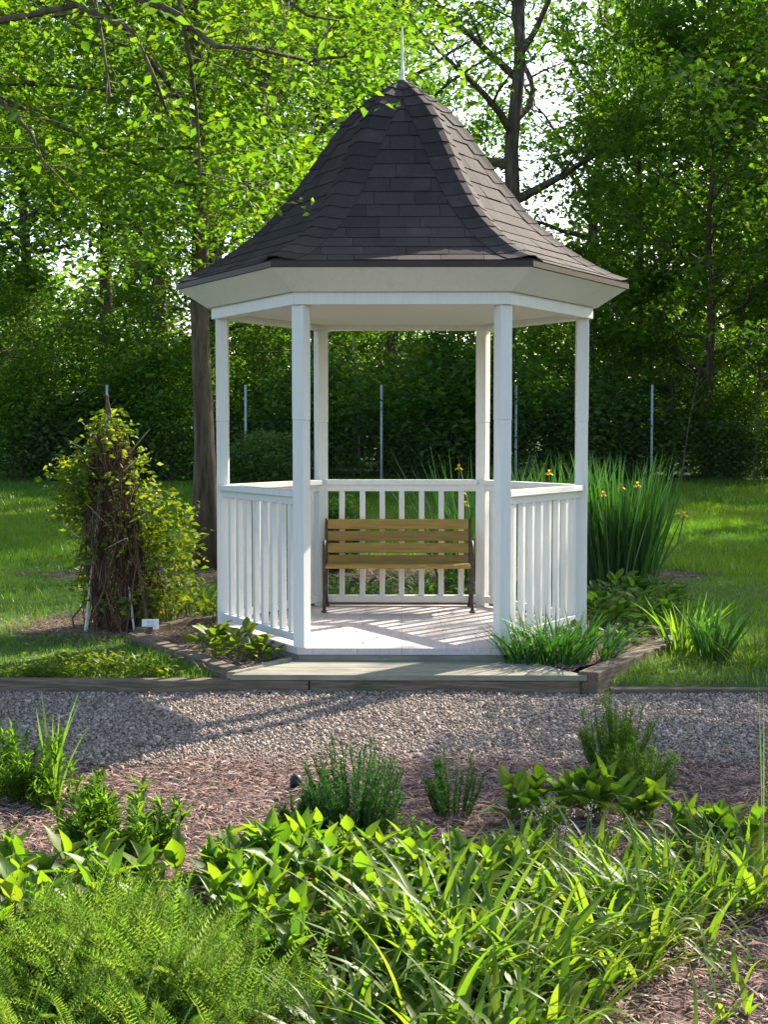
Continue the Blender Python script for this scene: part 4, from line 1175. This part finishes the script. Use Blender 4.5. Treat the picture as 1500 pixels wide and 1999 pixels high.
# ferny leaves: rachis with small leaflets, joined per plant
def fern_template():
    V = []; Fc = []
    n = 20
    for k in range(n):
        u = (k + .5) / n; y = u; z = -.35 * u * u + .02; L = .125 * math.sin(math.pi * min(1, u * .9 + .12)) ** .7 * (1 - .35 * u)
        for sx in (-1, 1):
            b = len(V)
            V += [(0, y - .010, z), (sx * L * .55, y + .022, z + .03), (sx * L, y + .045, z + .03), (sx * L * .55, y + .0, z + .025)]
            Fc += [(b, b + 1, b + 2), (b, b + 2, b + 3)]
    for k in range(4):
        u0, u1 = k / 4, (k + 1) / 4; b = len(V)
        V += [(-.008, u0, -.35 * u0 * u0), (.008, u0, -.35 * u0 * u0), (0, u1, -.35 * u1 * u1)]; Fc += [(b, b + 1, b + 2)]
    return V, Fc
FT = fern_template()
def ferny(loc, n, rad, L, label, group, seed, mat='feather', name='ferny_plant'):
    r = np.random.default_rng(seed); e = empty(name, loc, label, 'plant', group)
    a = r.uniform(0, 6.28, n); q = rad * np.sqrt(r.random(n))
    P = np.stack([q * np.cos(a), q * np.sin(a), r.uniform(0, .12, n)], 1)
    az = a + r.normal(0, .8, n); el = r.uniform(.75, 1.5, n); d = np.stack([np.cos(az) * np.cos(el), np.sin(az) * np.cos(el), np.sin(el)], 1)
    up = np.stack([-np.cos(az) * np.sin(el), -np.sin(az) * np.sin(el), np.cos(el)], 1) * 1.0 + r.normal(0, .35, (n, 3))
    m = frames(d, up) * (L * r.uniform(.55, 1.15, n))[:, None, None]
    V, Fc = scatter(FT[0], FT[1], P, m)
    o = link('fronds', fmesh('fronds', V, Fc, M[mat], np.repeat(r.random(n), len(FT[1]))), e); o['kind'] = 'stuff'
    return e
FLAB, FG = 'bright ferny foliage plant with finely cut fronds in the front corner', 'ferny plants in the front corner'
for k, (px_, py_, n, rad, L) in enumerate([(250, 1900, 95, .17, .22), (120, 1960, 100, .18, .22), (360, 1960, 90, .16, .20), (30, 1930, 60, .15, .22), (220, 2030, 100, .18, .22), (440, 1920, 50, .11, .18), (60, 2080, 90, .18, .2), (360, 2080, 90, .18, .2), (480, 2040, 60, .12, .17), (190, 1930, 60, .14, .26), (300, 1985, 70, .14, .24)]):
    ferny(gp(px_, py_), int(n * 1.35), rad, L * 1.05, FLAB, FG, 161 + k, mat='fern')
for k, (px_, py_, n, rad, h) in enumerate([(270, 1880, 34, .15, .24), (150, 1930, 36, .17, .24), (370, 1930, 30, .14, .22), (40, 1960, 34, .17, .24), (250, 1990, 40, .18, .24), (110, 2030, 40, .18, .24), (420, 1990, 30, .14, .20), (330, 2060, 40, .18, .22)]):
    needle_plant(gp(px_, py_), n, rad, h, 'pale fuzzy stemmed plant growing up through the ferny corner', 'fuzzy stemmed plants in the ferny corner', seed=620 + k, nl=130, ll=.026, lw=.0024, mat='feather', name='fuzzy_plant')
ferny(gp(585, 2010), 26, .06, .17, 'single small ferny rosette with arching fronds beside the daylily', None, 180)

# broad leaved plants: every leaf a part of its own
def broad_leaf(seed, fold, droop):
    V = []; Fc = []; st = [(0, .015), (.10, .12), (.26, .205), (.43, .225), (.63, .165), (.83, .075), (1.0, .003)]
    r = random.Random(seed)
    for k, (u, w) in enumerate(st):
        z = -droop * u * u + .08 * u; wv = r.uniform(-.012, .012)
        V += [(-w, u, z + fold * w + wv), (0, u, z), (w, u, z + fold * w - wv)]
    for k in range(len(st) - 1):
        b = 3 * k; Fc += [(b, b + 1, b + 4, b + 3), (b + 1, b + 2, b + 5, b + 4)]
    return pmesh('leaf', V, Fc, M['broad'], True)
LEAVES = [broad_leaf(k, (.25, .45, .7, .35)[k], (.10, .25, .18, .40)[k]) for k in range(4)]
def broad_plant(loc, stems, h, size, label, group, seed, spread=.10):
    r = random.Random(seed); e = empty('broadleaf_plant', loc, label, 'plant', group, r.uniform(0, 6.28))
    for s in range(stems):
        a = r.uniform(0, 6.28); q = spread * math.sqrt(r.random()); H = h * r.uniform(.7, 1.1)
        b = Vector((q * math.cos(a), q * math.sin(a), -.01)); t = b + Vector((r.uniform(-.05, .05), r.uniform(-.05, .05), H))
        MB().tube([b, t], [.004, .003], 5, cap=False).build('stem', M['plant_stem'], e)
        lv = r.choice((4, 4, 5)); ph = r.uniform(0, 3.14)
        for k in range(lv):
            u = .30 + .70 * k / (lv - 1)
            for sgn in (0, 1, ) if k < lv - 1 else (0, 1, 2):
                o = link('leaf', r.choice(LEAVES), e)
                az = ph + k * 1.57 + sgn * (3.14 if k < lv - 1 else 2.09) + r.uniform(-.3, .3)
                el = r.uniform(.15, .9) + (.45 if k == lv - 1 else .12 * k)
                o.location = b.lerp(t, u); sc = size * .92 * r.uniform(.5, 1.25) * (.8 if k == lv - 1 else 1)
                o.scale = (sc * r.uniform(.85, 1.15), sc, sc)
                o.rotation_mode = 'XYZ'
                o.rotation_euler = (Matrix.Rotation(az, 3, 'Z') @ Matrix.Rotation(el, 3, 'X') @ Matrix.Rotation(r.uniform(-.35, .35), 3, 'Y')).to_euler()
    return e
BC = 'sunlit broadleaf plant with pointed leaves in the middle of the front bed'
BCG = 'broadleaf plants mid front bed'
k = 0
for px_, py_, st_, h, sz in [(430, 1760, 3, .17, .15), (500, 1730, 3, .18, .15), (560, 1720, 3, .20, .14), (620, 1725, 3, .19, .13), (680, 1740, 3, .18, .13), (560, 1790, 3, .18, .14), (640, 1800, 3, .20, .14), (480, 1830, 3, .18, .14),
                            (560, 1870, 3, .17, .14), (720, 1800, 3, .19, .13), (790, 1790, 3, .18, .12), (850, 1770, 3, .17, .13), (910, 1740, 3, .17, .12), (960, 1755, 3, .19, .13), (900, 1810, 3, .18, .13), (1000, 1730, 3, .18, .12), (640, 1900, 3, .15, .13), (520, 1920, 2, .14, .13), (970, 1810, 3, .17, .12), (420, 1830, 3, .17, .13), (740, 1740, 3, .16, .12), (820, 1720, 3, .16, .12), (860, 1840, 3, .18, .12), (760, 1860, 3, .18, .12)]:
    broad_plant(gp(px_, py_), 5, h, sz, BC, BCG, 200 + k, .13); k += 1
for px_, py_, st_, h, sz in [(20, 1780, 3, .19, .17), (90, 1760, 3, .18, .17), (160, 1770, 3, .19, .17), (230, 1790, 3, .18, .16), (300, 1770, 3, .17, .16), (60, 1850, 3, .20, .17), (140, 1850, 3, .18, .17), (10, 1890, 3, .18, .16), (330, 1820, 2, .14, .15), (240, 1850, 2, .15, .15)]:
    broad_plant(gp(px_, py_), st_, h, sz, 'shaded broadleaf plant with large pointed leaves behind the ferny corner', 'broadleaf plants behind the ferny corner', 230 + k); k += 1
for px_, py_, st_, h, sz in [(1010, 1610, 3, .16, .16), (1070, 1600, 3, .16, .16), (1130, 1600, 3, .17, .16), (1190, 1610, 3, .16, .15), (1250, 1620, 3, .15, .15), (1330, 1660, 3, .15, .14), (1400, 1670, 3, .16, .15), (1460, 1680, 3, .17, .16), (1110, 1640, 2, .14, .14)]:
    broad_plant(gp(px_, py_), st_, h, sz, 'dark broadleaf plant near the path edge behind the flowering stems', 'broadleaf plants near the path edge', 260 + k); k += 1

# arching strap leaves: every blade a part of its own
def strap_leaf(seed, L, arch, up):
    r = random.Random(seed); V = []; Fc = []; n = 8; y = z = 0.0; el = up
    for k in range(n + 1):
        u = k / n; w = .0125 * (1 - u ** 3) * (.65 + .5 * min(1, u * 4)) if k < n else .0008
        V += [(-w, y, z + w * .45), (0, y, z), (w, y, z + w * .45)]
        y += math.cos(el) / n; z += math.sin(el) / n; el -= arch * (u + .25) * 2 / n
    for k in range(n):
        b = 3 * k; Fc += [(b, b + 1, b + 4, b + 3), (b + 1, b + 2, b + 5, b + 4)]
    return pmesh('blade', V, Fc, M['blade'], True)
BLADES = [strap_leaf(k, 1, a, u) for k, (a, u) in enumerate(((.5, 1.25), (.9, 1.15), (1.4, 1.25), (.35, .85), (.8, .75), (1.9, 1.35)))]
def daylily(loc, n, L, label, group, seed, spread=.06, wid=1.0, name='daylily', flat=0.0):
    r = random.Random(seed); e = empty(name, loc, label, 'plant', group, r.uniform(0, 6.28))
    for k in range(n):
        o = link('blade', r.choice(BLADES[3:5]) if r.random() < flat else r.choice(BLADES), e)
        a = r.uniform(0, 6.28); q = spread * math.sqrt(r.random()); s = L * r.uniform(.55, 1.15)
        o.location = (q * math.cos(a), q * math.sin(a), -.005)
        o.scale = (wid * r.uniform(.7, 1.1), s, s)
        o.rotation_euler = (r.uniform(-.15, .15), r.uniform(-.2, .2), a - 1.57 + r.uniform(-.6, .6))
    return e
DL, DG = 'arching daylily clump with long narrow sunlit leaves in the front bed', 'daylily clumps front centre'
for k, (px_, py_, n, L) in enumerate([(820, 1900, 38, .52), (900, 1930, 42, .54), (720, 1990, 36, .32), (1000, 1960, 40, .44), (840, 2040, 44, .40), (960, 2070, 40, .34), (1080, 2040, 34, .30), (700, 2090, 34, .3), (850, 1890, 40, .34), (760, 1900, 36, .34), (940, 1890, 40, .34), (1050, 1930, 40, .34), (1140, 1960, 30, .28), (640, 2030, 30, .30), (900, 2130, 40, .34), (1030, 2120, 36, .32)]):
    lg = L > .38
    daylily(gp(px_, py_), n, L, 'daylily clump with the longest arching blades at the heart of the front bed' if lg else DL, 'long bladed daylilies' if lg else DG, 300 + k, .07, 1.0, flat=.25)
DL2, DG2 = 'crowded strap leaved clump with arching bright blades beside the open mulch', 'strap leaved clumps beside the open mulch'
for k, (px_, py_, n, L) in enumerate([(1060, 1770, 44, .30), (1130, 1800, 48, .32), (1210, 1790, 46, .33), (1290, 1800, 46, .33), (1170, 1850, 44, .32), (1260, 1860, 40, .32), (1360, 1780, 44, .32), (1430, 1780, 40, .34), (1330, 1730, 34, .26), (1110, 1720, 34, .24), (1210, 1720, 34, .24), (1490, 1760, 36, .34), (1060, 1860, 34, .30), (1350, 1850, 22, .24), (1020, 1700, 34, .24), (1280, 1690, 34, .24), (1380, 1700, 36, .26), (1460, 1710, 36, .28), (1160, 1680, 30, .22), (1000, 1790, 34, .28), (1110, 1900, 34, .3), (1230, 1910, 30, .28)]):
    nr = L < .27
    daylily(gp(px_, py_), n, L, 'short strap leaved clump among the faded mauve flower stems' if nr else DL2, 'short strap leaved clumps' if nr else DG2, 330 + k, .075, .85, name='strap_leaf_clump')
SD, SDG = 'small sparse grassy seedling growing in the open mulch', 'grassy seedlings in the open mulch'
for k, (px_, py_, n, L) in enumerate([(1390, 1900, 7, .22), (1440, 1930, 7, .22), (1415, 1985, 6, .18), (1370, 2030, 6, .20), (1460, 1975, 5, .14), (1485, 1890, 7, .24)]):
    daylily(gp(px_, py_), n, L, SD, SDG, 360 + k, .02, .6, name='grass_seedling')
# spent mauve flower heads among the strap leaves
r = np.random.default_rng(400)
for k in range(12):
    px_, py_ = r.uniform(1005, 1260), r.uniform(1690, 1730); x, y, _ = gp(px_, py_); hh = r.uniform(.19, .27)
    e = empty('flower_stem', (x, y, 0), 'slim stem with a faded mauve flower cluster among strap leaves', 'flower', 'faded mauve flowers', rz=r.uniform(0, 6.28))
    dx = r.uniform(-.06, .06)
    MB().tube([(0, 0, -.01), (dx * .4, 0, hh * .6), (dx, 0, hh)], [.003, .0025, .002], 5, cap=False).build('stem', M['plant_stem'], e)
    n = 14; P = r.normal(size=(n, 3)) * [.012, .012, .010] + [dx, 0, hh]
    V, Fc = scatter(OCT_V, OCT_F, P, rand_rot(n) * (.004 * r.uniform(.6, 1.4, n))[:, None, None])
    link('flower_head', fmesh('flower_head', V, Fc, M['pale_petal'], np.repeat(r.random(n), 8)), e)['kind'] = 'stuff'
